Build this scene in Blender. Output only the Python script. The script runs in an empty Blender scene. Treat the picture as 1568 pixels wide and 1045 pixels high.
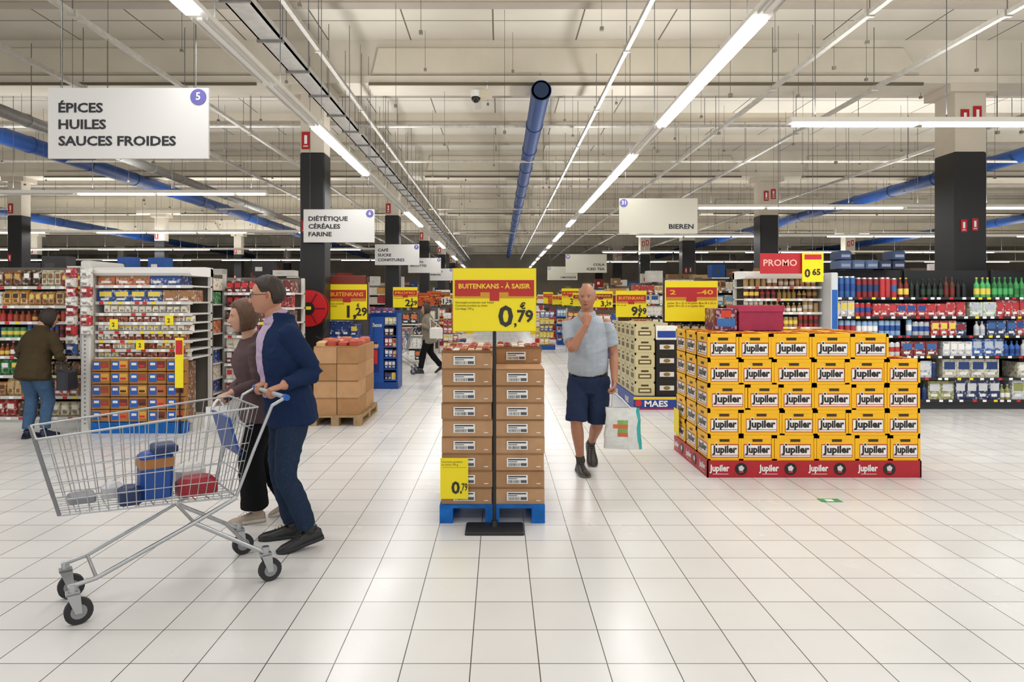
import bpy, math, random
from mathutils import Vector, Matrix, noise
from mathutils.bvhtree import BVHTree

scene = bpy.context.scene
R = random.Random(7)
COLL = scene.collection

def hexc(h):
    h = h.lstrip('#')
    o = []
    for i in (0, 2, 4):
        v = int(h[i:i+2], 16)/255
        o.append(v/12.92 if v <= 0.04045 else ((v+0.055)/1.055)**2.4)
    return (o[0], o[1], o[2], 1.0)
H = hexc

# ------------------------------------------------------------------ materials
MATS = {}
def mk(name, rough=.5, metal=0., nscale=0., namt=0., bump=0., bscale=20., emit=None, spec=.5, color=None, cells=0.):
    m = bpy.data.materials.new(name); m.use_nodes = True
    nt = m.node_tree; nd = nt.nodes; lk = nt.links
    bs = nd['Principled BSDF']
    bs.inputs['Roughness'].default_value = rough
    bs.inputs['Metallic'].default_value = metal
    bs.inputs['Specular IOR Level'].default_value = spec
    tc = nd.new('ShaderNodeTexCoord')
    if color is None:
        at = nd.new('ShaderNodeAttribute'); at.attribute_name = 'Col'; src = at.outputs['Color']
    else:
        rg = nd.new('ShaderNodeRGB'); rg.outputs[0].default_value = color; src = rg.outputs[0]
    if cells:
        vo = nd.new('ShaderNodeTexVoronoi'); vo.inputs['Scale'].default_value = cells
        vo.distance = 'CHEBYCHEV'
        lk.new(tc.outputs['Object'], vo.inputs['Vector'])
        sp = nd.new('ShaderNodeSeparateColor'); lk.new(vo.outputs['Color'], sp.inputs[0])
        mr = nd.new('ShaderNodeMapRange'); mr.inputs['From Min'].default_value = .55; mr.inputs['From Max'].default_value = .6
        mr.inputs['To Max'].default_value = .5
        lk.new(sp.outputs[0], mr.inputs[0])
        mx = nd.new('ShaderNodeMix'); mx.data_type = 'RGBA'
        lk.new(mr.outputs[0], mx.inputs[0]); lk.new(src, mx.inputs[6])
        cr = nd.new('ShaderNodeValToRGB'); cr.color_ramp.interpolation = 'CONSTANT'
        cr.color_ramp.elements[0].color = (.75, .72, .65, 1); cr.color_ramp.elements[1].color = (.04, .03, .04, 1)
        cr.color_ramp.elements[1].position = .5
        lk.new(sp.outputs[1], cr.inputs[0]); lk.new(cr.outputs[0], mx.inputs[7])
        src = mx.outputs[2]
    if nscale:
        n = nd.new('ShaderNodeTexNoise'); n.inputs['Scale'].default_value = nscale; n.inputs['Detail'].default_value = 4
        lk.new(tc.outputs['Object'], n.inputs['Vector'])
        mr = nd.new('ShaderNodeMapRange'); mr.inputs['From Min'].default_value = .3; mr.inputs['From Max'].default_value = .7
        mr.inputs['To Min'].default_value = 1-namt; mr.inputs['To Max'].default_value = 1+namt*.6
        lk.new(n.outputs[0], mr.inputs[0])
        vm = nd.new('ShaderNodeVectorMath'); vm.operation = 'SCALE'
        lk.new(src, vm.inputs[0]); lk.new(mr.outputs[0], vm.inputs['Scale']); src = vm.outputs[0]
    lk.new(src, bs.inputs['Base Color'])
    if bump:
        n = nd.new('ShaderNodeTexNoise'); n.inputs['Scale'].default_value = bscale; n.inputs['Detail'].default_value = 3
        lk.new(tc.outputs['Object'], n.inputs['Vector'])
        b = nd.new('ShaderNodeBump'); b.inputs['Strength'].default_value = bump; b.inputs['Distance'].default_value = .02
        lk.new(n.outputs[0], b.inputs['Height']); lk.new(b.outputs[0], bs.inputs['Normal'])
    if emit:
        bs.inputs['Emission Color'].default_value = emit[0]; bs.inputs['Emission Strength'].default_value = emit[1]
    MATS[name] = m
    return m
mk('painted_plastic', .45)
mk('gloss_packaging', .3, nscale=30, namt=.12, cells=38.)
mk('plain_packaging', .45, nscale=20, namt=.08)
mk('corrugated_cardboard', .9, nscale=9, namt=.1, bump=.1, bscale=60, spec=.2)
mk('wood', .8, nscale=14, namt=.25, spec=.2)
mk('fabric', .9, nscale=8, namt=.06, bump=.2, bscale=18, spec=.15)
mk('denim', .9, nscale=90, namt=.25, bump=.2, bscale=22, spec=.15)
mk('skin', .5, nscale=25, namt=.07, bump=.03, bscale=60)
mk('hair', .6, nscale=50, namt=.3, bump=.25, bscale=110)
mk('leather', .4, nscale=20, namt=.1)
mk('chrome_wire', .3, metal=.85)
mk('galvanised_steel', .45, metal=.4, nscale=12, namt=.15)
mk('black_rubber', .7, nscale=10, namt=.1)
mk('concrete_cream', .85, nscale=1.3, namt=.09, bump=.06, bscale=7, spec=.2)
mk('lamp_emission', .5, emit=((1, .99, .97, 1), 5.0))
mk('glass_dark', .1)

def floor_material():
    m = bpy.data.materials.new('floor_tiles'); m.use_nodes = True
    nt = m.node_tree; nd = nt.nodes; lk = nt.links; bs = nd['Principled BSDF']
    tc = nd.new('ShaderNodeTexCoord'); mp = nd.new('ShaderNodeMapping')
    mp.inputs['Location'].default_value = (.127+30, -.23+30, 0)
    lk.new(tc.outputs['Object'], mp.inputs[0])
    br = nd.new('ShaderNodeTexBrick'); br.offset = 0; br.squash = 1
    br.inputs['Scale'].default_value = 1; br.inputs['Brick Width'].default_value = .3; br.inputs['Row Height'].default_value = .3
    br.inputs['Mortar Size'].default_value = .0026; br.inputs['Mortar Smooth'].default_value = .1
    br.inputs['Color1'].default_value = H('#dbd9d7'); br.inputs['Color2'].default_value = H('#e2e1df'); br.inputs['Mortar'].default_value = H('#504c48')
    lk.new(mp.outputs[0], br.inputs[0])
    n = nd.new('ShaderNodeTexNoise'); n.inputs['Scale'].default_value = 1.2; n.inputs['Detail'].default_value = 5
    lk.new(tc.outputs['Object'], n.inputs['Vector'])
    mr = nd.new('ShaderNodeMapRange'); mr.inputs['To Min'].default_value = .9; mr.inputs['To Max'].default_value = 1.05
    lk.new(n.outputs[0], mr.inputs[0])
    vm = nd.new('ShaderNodeVectorMath'); vm.operation = 'SCALE'
    lk.new(br.outputs[0], vm.inputs[0]); lk.new(mr.outputs[0], vm.inputs['Scale']); lk.new(vm.outputs[0], bs.inputs['Base Color'])
    r = nd.new('ShaderNodeMapRange'); r.inputs['To Min'].default_value = .16; r.inputs['To Max'].default_value = .34
    lk.new(n.outputs[0], r.inputs[0]); lk.new(r.outputs[0], bs.inputs['Roughness'])
    bs.inputs['Specular IOR Level'].default_value = .5
    b = nd.new('ShaderNodeBump'); b.inputs['Strength'].default_value = .2; b.inputs['Distance'].default_value = .003; b.invert = True
    lk.new(br.outputs['Fac'], b.inputs['Height']); lk.new(b.outputs[0], bs.inputs['Normal'])
    MATS['floor_tiles'] = m
floor_material()

def ceiling_material():
    m = bpy.data.materials.new('ceiling_slabs'); m.use_nodes = True
    nt = m.node_tree; nd = nt.nodes; lk = nt.links; bs = nd['Principled BSDF']
    tc = nd.new('ShaderNodeTexCoord')
    br = nd.new('ShaderNodeTexBrick'); br.offset = 0
    mp = nd.new('ShaderNodeMapping'); mp.inputs['Location'].default_value = (40, 40, 0); lk.new(tc.outputs['Object'], mp.inputs[0])
    br.inputs['Scale'].default_value = 1; br.inputs['Brick Width'].default_value = 1.33; br.inputs['Row Height'].default_value = 1.0
    br.inputs['Mortar Size'].default_value = .012
    br.inputs['Color1'].default_value = H('#e0dacc'); br.inputs['Color2'].default_value = H('#d8d1c2'); br.inputs['Mortar'].default_value = H('#756c5e')
    lk.new(mp.outputs[0], br.inputs[0])
    n = nd.new('ShaderNodeTexNoise'); n.inputs['Scale'].default_value = .9; n.inputs['Detail'].default_value = 6
    lk.new(tc.outputs['Object'], n.inputs['Vector'])
    mr = nd.new('ShaderNodeMapRange'); mr.inputs['To Min'].default_value = .84; mr.inputs['To Max'].default_value = 1.1
    lk.new(n.outputs[0], mr.inputs[0])
    vm = nd.new('ShaderNodeVectorMath'); vm.operation = 'SCALE'
    lk.new(br.outputs[0], vm.inputs[0]); lk.new(mr.outputs[0], vm.inputs['Scale']); lk.new(vm.outputs[0], bs.inputs['Base Color'])
    bs.inputs['Roughness'].default_value = .9
    MATS['ceiling_slabs'] = m
ceiling_material()

# ------------------------------------------------------------------ builder
_txt = {}
def text_geo(s, bold):
    k = (s, bold)
    if k in _txt: return _txt[k]
    cu = bpy.data.curves.new('t', 'FONT'); cu.body = s; cu.size = 1; cu.resolution_u = 2
    cu.offset = bold
    ob = bpy.data.objects.new('t', cu); COLL.objects.link(ob)
    dg = bpy.context.evaluated_depsgraph_get()
    me = ob.evaluated_get(dg).to_mesh()
    vs = [tuple(v.co) for v in me.vertices]; fs = [tuple(p.vertices) for p in me.polygons]
    ob.evaluated_get(dg).to_mesh_clear()
    bpy.data.objects.remove(ob); bpy.data.curves.remove(cu)
    x0 = min([v[0] for v in vs] or [0]); x1 = max([v[0] for v in vs] or [1])
    _txt[k] = (vs, fs, x0, x1)
    return _txt[k]

class B:
    def __init__(s):
        s.v = []; s.f = []; s.m = []; s.c = []; s.s = []; s.T = None
    def add(s, vs, fs, mat, col, smooth=False):
        o = len(s.v)
        if s.T is None: s.v.extend([tuple(v) for v in vs])
        else:
            T = s.T; s.v.extend([tuple(T @ Vector(v)) for v in vs])
        for f in fs:
            s.f.append(tuple(i+o for i in f)); s.m.append(mat); s.c.append(col); s.s.append(smooth)
    def box(s, x0, x1, y0, y1, z0, z1, mat='painted_plastic', col=(.8, .8, .8, 1)):
        s.add([(x0, y0, z0), (x1, y0, z0), (x1, y1, z0), (x0, y1, z0), (x0, y0, z1), (x1, y0, z1), (x1, y1, z1), (x0, y1, z1)],
              [(0, 3, 2, 1), (4, 5, 6, 7), (0, 1, 5, 4), (1, 2, 6, 5), (2, 3, 7, 6), (3, 0, 4, 7)], mat, col)
    def cbox(s, x0, x1, y0, y1, z0, z1, mat, col, c=.01):
        r = []
        for (z, i) in ((z0, 0), (z1-c, 0), (z1, c)):
            a0, a1, b0, b1 = x0+i, x1-i, y0+i, y1-i
            r += [(a0+c, b0, z), (a1-c, b0, z), (a1, b0+c, z), (a1, b1-c, z), (a1-c, b1, z), (a0+c, b1, z), (a0, b1-c, z), (a0, b0+c, z)]
        fs = [tuple(reversed(range(8))), tuple(range(16, 24))]
        for k in range(2):
            for i in range(8):
                j = (i+1) % 8; fs.append((k*8+i, k*8+j, k*8+8+j, k*8+8+i))
        s.add(r, fs, mat, col)
    def q(s, x0, x1, z0, z1, y, mat, col):
        s.add([(x0, y, z0), (x1, y, z0), (x1, y, z1), (x0, y, z1)], [(0, 1, 2, 3)], mat, col)
    def cyl(s, p0, p1, r0, r1=None, mat='painted_plastic', col=(.8, .8, .8, 1), n=8, cap=True, smooth=True):
        p0 = Vector(p0); p1 = Vector(p1); r1 = r0 if r1 is None else r1
        d = (p1-p0).normalized(); a = d.orthogonal().normalized(); b = d.cross(a)
        vs = []
        for p, r in ((p0, r0), (p1, r1)):
            for i in range(n):
                t = 2*math.pi*i/n; vs.append(p+a*(r*math.cos(t))+b*(r*math.sin(t)))
        fs = [(i, (i+1) % n, n+(i+1) % n, n+i) for i in range(n)]
        s.add(vs, fs, mat, col, smooth)
        if cap: s.add(vs, [tuple(reversed(range(n))), tuple(range(n, 2*n))], mat, col)
    def path(s, pts, r, mat, col, n=6):
        for a, b in zip(pts, pts[1:]): s.cyl(a, b, r, r, mat, col, n)
    def ell(s, c, r, mat, col, n=12, m=8, rot=None):
        c = Vector(c); vs = []; fs = []
        for j in range(m+1):
            ph = math.pi*j/m
            for i in range(n):
                t = 2*math.pi*i/n
                v = Vector((r[0]*math.sin(ph)*math.cos(t), r[1]*math.sin(ph)*math.sin(t), r[2]*math.cos(ph)))
                if rot: v = rot @ v
                vs.append(c+v)
        for j in range(m):
            for i in range(n):
                k = (i+1) % n; fs.append((j*n+i, (j+1)*n+i, (j+1)*n+k, j*n+k))
        s.add(vs, fs, mat, col, True)
    def text(s, t, x, z, y, size, col, align='L', bold=.0, fitw=None, mat='painted_plastic', wx=1.0):
        vs, fs, a, b = text_geo(t, bold)
        sx = size*wx
        if fitw: sx = fitw/(b-a)
        w = (b-a)*sx
        ox = x-a*sx if align == 'L' else (x-w/2-a*sx if align == 'C' else x-w-a*sx)
        s.add([(ox+v[0]*sx, y, z+v[1]*size) for v in vs], fs, mat, col)
    def build(s, name, parent=None, recentre=True, bevel=0):
        me = bpy.data.meshes.new(name)
        loc = Vector((0, 0, 0))
        if recentre and s.v:
            xs = [v[0] for v in s.v]; ys = [v[1] for v in s.v]; zs = [v[2] for v in s.v]
            loc = Vector(((min(xs)+max(xs))/2, (min(ys)+max(ys))/2, min(zs)))
            s.v = [(v[0]-loc.x, v[1]-loc.y, v[2]-loc.z) for v in s.v]
        me.from_pydata(s.v, [], s.f)
        names = []
        for m in s.m:
            if m not in names: names.append(m)
        for m in names: me.materials.append(MATS[m])
        idx = {m: i for i, m in enumerate(names)}
        me.polygons.foreach_set('material_index', [idx[m] for m in s.m])
        me.polygons.foreach_set('use_smooth', s.s)
        ca = me.color_attributes.new('Col', 'FLOAT_COLOR', 'CORNER')
        buf = []
        for f, c in zip(s.f, s.c): buf.extend(list(c)*len(f))
        ca.data.foreach_set('color', buf)
        me.update()
        ob = bpy.data.objects.new(name, me); ob.location = loc; COLL.objects.link(ob)
        if parent:
            ob.parent = parent; ob.matrix_parent_inverse = Matrix.Translation(parent.location).inverted()
        return ob

def TR(x, y, z=0, rz=0): return Matrix.Translation((x, y, z)) @ Matrix.Rotation(rz, 4, 'Z')

WHITE = H('#f0eeea'); BLACK = H('#141416'); YEL = H('#f6e010'); RED = H('#c5202b'); BLUE = H('#1c57a8')
CARD = H('#b08a63')

# ------------------------------------------------------------------ room shell
XW0, XW1, YB = -34, 36, 56
b = B(); b.box(XW0, XW1, -6, YB, -.2, 0, 'floor_tiles', WHITE); b.build('floor', recentre=False)
b = B(); b.box(XW0, XW1, -6, YB, 5.8, 6.0, 'ceiling_slabs', WHITE); b.build('ceiling', recentre=False)
CRM = H('#d8cfbe')
b = B(); b.box(XW0, XW1, YB, YB+.2, 0, 6, 'concrete_cream', CRM); b.build('wall_back')
b = B(); b.box(XW0-.2, XW0, -6, YB, 0, 6, 'concrete_cream', CRM); b.build('wall_left')
b = B(); b.box(XW1, XW1+.2, -6, YB, 0, 6, 'concrete_cream', CRM); b.build('wall_right')
PX = [-24.36, -13.7, -3.04, 7.6, 18.3, 29.0]
for k in range(7):
    Y = 3+8*k
    b = B()
    b.box(XW0, XW1, Y-.25, Y+.25, 5.12, 5.8, 'concrete_cream', H('#dad2c2'))
    b.box(XW0, XW1, Y-.33, Y+.33, 5.08, 5.2, 'concrete_cream', H('#d8d0c0'))
    for x0 in PX[:-1]:
        a, c = x0+.95, x0+10.66-.85
        b.add([(a, Y-.251, 5.22), (c, Y-.251, 5.22), (c-.25, Y-.251, 5.68), (a+.1, Y-.251, 5.68),
               (a+.06, Y-.33, 5.26), (c-.06, Y-.33, 5.26), (c-.3, Y-.33, 5.64), (a+.15, Y-.33, 5.64)],
              [(4, 5, 6, 7), (0, 1, 5, 4), (1, 2, 6, 5), (2, 3, 7, 6), (3, 0, 4, 7)], 'concrete_cream', H('#d4ccba'))
        b.box(a, c, Y-.37, Y-.33, 5.04, 5.08, 'concrete_cream', H('#6c6252'))
    b.build('ceiling_beam')
b = B()
for k in range(3, 26):
    Y = 3+2*k
    if (Y-3) % 8 == 0: continue
    b.box(XW0, XW1, Y-.08, Y+.08, 5.6, 5.8, 'concrete_cream', H('#d8cfbe'))
    b.box(XW0, XW1, Y-.1, Y+.1, 5.58, 5.605, 'concrete_cream', H('#aaa194'))
b.build('ceiling_purlins')

def sign_arrow(b, x, z, y, w=.12, h=.26):
    b.box(x-w/2, x+w/2, y-.012, y, z, z+h, 'painted_plastic', H('#b3121c'))
    b.q(x-w*.18, x+w*.18, z+h*.3, z+h*.8, y-.014, 'painted_plastic', WHITE)
    b.q(x-w*.3, x+w*.3, z+h*.14, z+h*.2, y-.014, 'painted_plastic', WHITE)

for i, x in enumerate(PX):
    for k in range(1, 7):
        Y = 3+8*k
        w = .2 if x < 0 else .26
        if abs(x/Y) > .95: continue
        b = B()
        b.cbox(x-w, x+w, Y-w, Y+w, 0, 4.0, 'painted_plastic', H('#1b1a1b'), .02)
        b.box(x-w+.01, x+w-.01, Y-w+.01, Y+w-.01, 4.0, 5.08, 'concrete_cream', H('#d2c9b8'))
        b.box(x-w-.12, x+w+.12, Y-w-.08, Y+w+.08, 4.95, 5.08, 'concrete_cream', H('#cfc5b4'))
        sign_arrow(b, x-.1, 4.4 if x > 0 else 4.05, Y-w, .13, .28)
        if x > 0: sign_arrow(b, x+.1, 4.45, Y-w-.001, .13, .28)
        sign_arrow(b, x-.12, 2.7, Y-w, .1, .2)
        if x > 0: sign_arrow(b, x+.06, 2.72, Y-w, .1, .2)
        b.build('pillar')

DB = H('#0f4080')
def duct(x, y0, y1, z=4.88, r=.15):
    b = B()
    b.cyl((x, y0, z), (x, y1, z), r, r, 'painted_plastic', DB, 20)
    y = y0
    while y < y1:
        b.cyl((x, y, z), (x, y+.05, z), r+.012, r+.012, 'painted_plastic', H('#0d3566'), 20)
        b.cyl((x, y+.3, z+r*.9), (x, y+.3, 5.5), .006, .006, 'galvanised_steel', H('#888888'), 4)
        y += 2.0
    b.cyl((x, y0-.02, z), (x, y0+.03, z), r*.8, r*.8, 'painted_plastic', H('#0c2a4c'), 20)
    b.build('blue_air_duct')
duct(.65, 10.4, 50)
duct(-9.9, 8.0, 50, r=.17)
duct(11.8, 8.0, 50, r=.17)
duct(-18.5, 14, 50, r=.17)
duct(21, 14, 50, r=.17)
b = B()
b.cyl((-7.1, 7.5, 4.3), (-7.1, 50, 4.3), .09, .09, 'galvanised_steel', H('#8c8a86'), 16)
y = 7.6
while y < 50:
    b.cyl((-7.1, y, 4.3), (-7.1, y+.03, 4.3), .1, .1, 'galvanised_steel', H('#9c9a96'), 16)
    b.cyl((-7.1, y+.1, 4.38), (-7.1, y+.1, 5.5), .006, .006, 'galvanised_steel', H('#777777'), 4)
    y += 1.2
b.build('steel_air_duct')

def rail(name, x, z, y0, y1, w, h, col, mat='galvanised_steel', hang=2.5):
    b = B()
    b.box(x-w/2, x+w/2, y0, y1, z, z+h, mat, col)
    y = y0+.5
    while y < y1:
        b.box(x-w/2-.015, x+w/2+.015, y, y+.04, z-.015, z+h+.015, mat, col)
        b.cyl((x, y+.02, z+h), (x, y+.02, 5.5), .006, .006, mat, H('#777777'), 4)
        y += hang
    b.build(name)
rail('sprinkler_pipe', 1.53, 4.6, 5, 50, .05, .05, H('#c0bdb6'))
rail('busbar_rail', 3.9, 4.6, 4, 50, .06, .05, H('#c6c3ba'))
rail('busbar_rail', 5.35, 4.6, 4, 50, .06, .05, H('#c6c3ba'))
rail('busbar_rail', -2.18, 4.6, 5, 50, .05, .05, H('#bbb7af'))
rail('busbar_rail', -4.5, 4.6, 4, 50, .06, .05, H('#c6c3ba'))
rail('busbar_rail', -5.95, 4.6, 4, 50, .07, .06, H('#b9b5ac'))
rail('busbar_rail', 8.6, 4.6, 6, 50, .06, .06, H('#b9b5ac'))
b = B()
b.box(-2.68, -2.42, 4, 50, 4.5, 4.52, 'galvanised_steel', H('#a5a29c'))
b.box(-2.68, -2.66, 4, 50, 4.5, 4.58, 'galvanised_steel', H('#b5b2ac'))
b.box(-2.44, -2.42, 4, 50, 4.5, 4.58, 'galvanised_steel', H('#b5b2ac'))
for i in range(5):
    b.cyl((-2.63+i*.04, 4, 4.54), (-2.63+i*.04, 50, 4.545), .016, .016, 'black_rubber', H(['#303032', '#5a5854', '#26272b', '#8b8880', '#3a3a3a'][i]), 6)
y = 4.4
while y < 50:
    b.box(-2.7, -2.4, y, y+.03, 4.47, 4.5, 'galvanised_steel', H('#77746e'))
    b.cyl((-2.69, y, 4.48), (-2.69, y, 5.5), .006, .006, 'galvanised_steel', H('#777777'), 4)
    b.cyl((-2.41, y, 4.48), (-2.41, y, 5.5), .006, .006, 'galvanised_steel', H('#777777'), 4)
    y += 1.0
b.build('cable_tray')
for (Y, Z, c) in ((15.1, 4.75, '#cdc7ba'), (23, 4.75, '#cdc7ba'), (31, 4.75, '#c8c2b6'), (13.0, 5.0, '#d3cec3')):
    b = B(); b.cyl((-24, Y, Z), (26, Y, Z), .032, .032, 'galvanised_steel', H(c), 8)
    for x in range(-23, 26, 3): b.cyl((x, Y, Z), (x, Y, 5.55), .006, .006, 'galvanised_steel', H('#777777'), 4)
    b.build('sprinkler_pipe')
b = B()
for k in range(20):
    for i in range(-11, 12):
        Y = 7.6+k*1.25+R.uniform(-.3, .3)
        X = i*1.15+R.uniform(-.3, .3)
        zb = R.choice([3.9, 4.2, 4.65, 5.0])
        if abs(X-.65) < .3 or R.random() < .25: continue
        b.cyl((X, Y, zb), (X, Y, 5.58), .0035, .0035, 'galvanised_steel', H('#6a655c'), 3, cap=False)
        b.box(X-.02, X+.02, Y-.02, Y+.02, zb-.02, zb+.02, 'galvanised_steel', H('#8a857a'))
b.build('suspension_wires')
b = B()
b.box(-.4, -.3, 10.9, 11.0, 4.72, 5.1, 'painted_plastic', H('#d9d4c8'))
b.box(-.42, -.12, 10.6, 10.72, 4.84, 4.94, 'painted_plastic', H('#d8cdb4'))
b.cyl((-.38, 10.66, 4.95), (-.38, 10.66, 4.85), .08, .08, 'painted_plastic', WHITE, 14)
b.ell((-.38, 10.66, 4.84), (.075, .075, .08), 'glass_dark', BLACK)
b.cyl((-.2, 10.66, 4.9), (-.2, 10.66, 5.1), .015, .015, 'painted_plastic', WHITE, 6)
b.build('ceiling_security_camera')

# ------------------------------------------------------------------ lights
LZ = 3.62
def light_strip(p0, p1, lit, name='linear_ceiling_lamp'):
    p0 = Vector(p0); p1 = Vector(p1); L = (p1-p0).length
    ang = math.atan2(p1.y-p0.y, p1.x-p0.x)
    b = B(); b.T = TR(p0.x, p0.y, p0.z, ang)
    b.add([(0, -.075, -.0), (0, .075, 0), (0, .05, .06), (0, -.05, .06), (L, -.075, 0), (L, .075, 0), (L, .05, .06), (L, -.05, .06)],
          [(0, 1, 2, 3), (7, 6, 5, 4), (0, 4, 5, 1), (1, 5, 6, 2), (2, 6, 7, 3), (3, 7, 4, 0)], 'painted_plastic', H('#f2f0ea'))
    x = 0; i = 0
    while x < L-.2:
        e = min(x+1.5, L)
        if lit(i): b.box(x+.05, e-.05, -.05, .05, -.03, .0, 'lamp_emission', WHITE)
        else:
            b.box(x+.05, e-.05, -.02, .02, -.02, .0, 'painted_plastic', H('#f4f2ec'))
            b.box(x+.05, e-.05, -.06, -.05, -.02, .0, 'painted_plastic', H('#d8d5ce')); b.box(x+.05, e-.05, .05, .06, -.02, .0, 'painted_plastic', H('#d8d5ce'))
        b.cyl((x+.3, 0, .06), (x+.3, 0, 5.52-p0.z), .005, .005, 'galvanised_steel', H('#666666'), 4)
        x += 1.5; i += 1
    return b.build(name)
light_strip((-2.14, 3.2, LZ), (-2.14, 51, LZ), lambda i: i in (0, 8) or i % 5 in (3, 4))
light_strip((1.86, 3.2, LZ), (1.86, 51, LZ), lambda i: i % 5 not in (0, 3) or i == 5)
rows_r = [(7.6, 3.3, 9.5), (14.5, 4.3, 16), (21.0, 4.3, 20), (28, 4.3, 24), (35, 4.3, 28)]
rows_l = [(12.6, -14, -4.4), (19.8, -18, -4.6), (26.5, -22, -4.6), (33.5, -26, -4.6)]
for (Y, a, c) in rows_r+rows_l:
    light_strip((a, Y, LZ), (c, Y, LZ), lambda i: i % 4 != 3)

def area(x, y, z, sx, sy, e, up=False, col=(.985, .99, 1)):
    l = bpy.data.lights.new('store_and_fill_light', 'AREA'); l.shape = 'RECTANGLE'; l.size = sx; l.size_y = sy; l.energy = e; l.color = col
    o = bpy.data.objects.new('store_and_fill_light', l); o.location = (x, y, z); COLL.objects.link(o)
    if up: o.rotation_euler = (math.pi, 0, 0)
K = .238; KU = .225
def pair(x, y, sx, sy, e):
    area(x, y, LZ-.05, sx, sy, e*K)
    area(x, y, LZ+.1, sx, sy, e*KU, True)  # upward fill added over the strip to keep the ceiling bright
pair(-2.14, 9, .15, 12, 420)
pair(1.86, 9, .15, 12, 420)
pair(-2.14, 32, .15, 34, 900)
pair(1.86, 32, .15, 34, 900)
for (Y, a, c) in rows_r+rows_l:
    pair((a+c)/2, Y, abs(c-a), .15, 66*abs(c-a))
area(-6.5, 5.0, 3.9, 6, .3, 420*K)
area(6.5, 4.0, 3.9, 6, .3, 360*K)
area(0, .5, 3.9, 12, .3, 460*K)
w = bpy.data.worlds.new('World'); scene.world = w; w.use_nodes = True
w.node_tree.nodes['Background'].inputs[0].default_value = (.97, .985, 1, 1)
w.node_tree.nodes['Background'].inputs[1].default_value = 1.0

# ------------------------------------------------------------------ hanging aisle signs
def aisle_sign(x0, y, z0, w, h, lines, num, right=False, col='#dcdad6'):
    b = B()
    b.box(x0, x0+w, y, y+.02, z0, z0+h, 'painted_plastic', H(col))
    lh = h*.235
    for i, t in enumerate(lines):
        zz = z0+h-h*.345-i*lh if not right else z0+h*.14+(len(lines)-1-i)*lh
        if right: b.text(t, x0+w-.06, zz, y-.003, h*.185, H('#26242a'), 'R', bold=.03, wx=1.22)
        else: b.text(t, x0+.08, zz, y-.003, h*.185, H('#26242a'), 'L', bold=.03, wx=1.18)
    cx = x0+w-.075 if not right else x0+.07
    n = 20; r = h*.115
    b.cyl((cx, y-.001, z0+h*.87), (cx, y-.005, z0+h*.87), r, r, 'painted_plastic', H('#6560a4'), n)
    b.text(num, cx, z0+h*.87-.3*h*.14, y-.008, h*.15, WHITE, 'C', bold=.02)
    for xx in (x0+.1, x0+w-.1): b.cyl((xx, y+.01, z0+h), (xx, y+.01, 5.52), .004, .004, 'galvanised_steel', H('#666666'), 4)
    b.build('hanging_aisle_sign')
aisle_sign(-3.39, 5.0, 2.665, 1.205, .53, ['ÉPICES', 'HUILES', 'SAUCES FROIDES'], '5')
aisle_sign(-3.15, 10.7, 2.53, 1.14, .53, ['DIÉTÉTIQUE', 'CÉRÉALES', 'FARINE'], '6')
aisle_sign(-3.37, 18.0, 2.55, 1.2, .56, ['CAFÉ', 'SUCRE', 'CONFITURES'], '7')
aisle_sign(-3.35, 24.4, 2.6, 1.2, .55, ['BISCUITS', 'BISCOTTES'], '8')
aisle_sign(-3.35, 30.5, 2.5, 1.2, .55, ['CHOCOLAT', 'BONBONS'], '9')
aisle_sign(1.83, 10.2, 2.62, 1.2, .54, ['BIEREN'], '31', True, '#c6c3b4')
aisle_sign(1.92, 19.4, 2.4, 1.2, .54, ['COLA', 'ICED TEA'], '30', True, '#c6c3b4')
aisle_sign(1.9, 26.5, 2.4, 1.2, .54, ['LIMONADE'], '29', True, '#c6c3b4')

# ------------------------------------------------------------------ products & shelving
PAL_MIX = ['#c8242b', '#f2d21e', '#1f4fa0', '#f4f1ea', '#e0702a', '#3c8c4a', '#7a3a22', '#efe6d0', '#9c1c2a', '#2a2a2e', '#d9b27c', '#5aa4d8']
PAL_SPICE = ['#d8c8a2', '#c8883e', '#a4481f', '#cfa560', '#e8e2d2', '#7a2f1a', '#b8281f', '#5b3a1a', '#e0a028', '#8a5a2c', '#3a2a1c', '#ece6da']
PAL_DRINK = ['#c01f2a', '#1c4c9c', '#b8c0cc', '#203a6c', '#d8d8d8', '#8e1b22', '#2f65a8', '#c8242b']
PAL_DARK = ['#1b2a1a', '#3a1f12', '#23402a', '#5a2a14', '#101214', '#7a1c1c']
PAL_GREEN = ['#2f9a48', '#3eb45a', '#1f7a3a', '#c8d8c0']
PAL_BLUE = ['#143f8e', '#b8c4d2', '#2766b8', '#d2d4d8', '#0e2c66', '#1a3a78']

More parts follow.
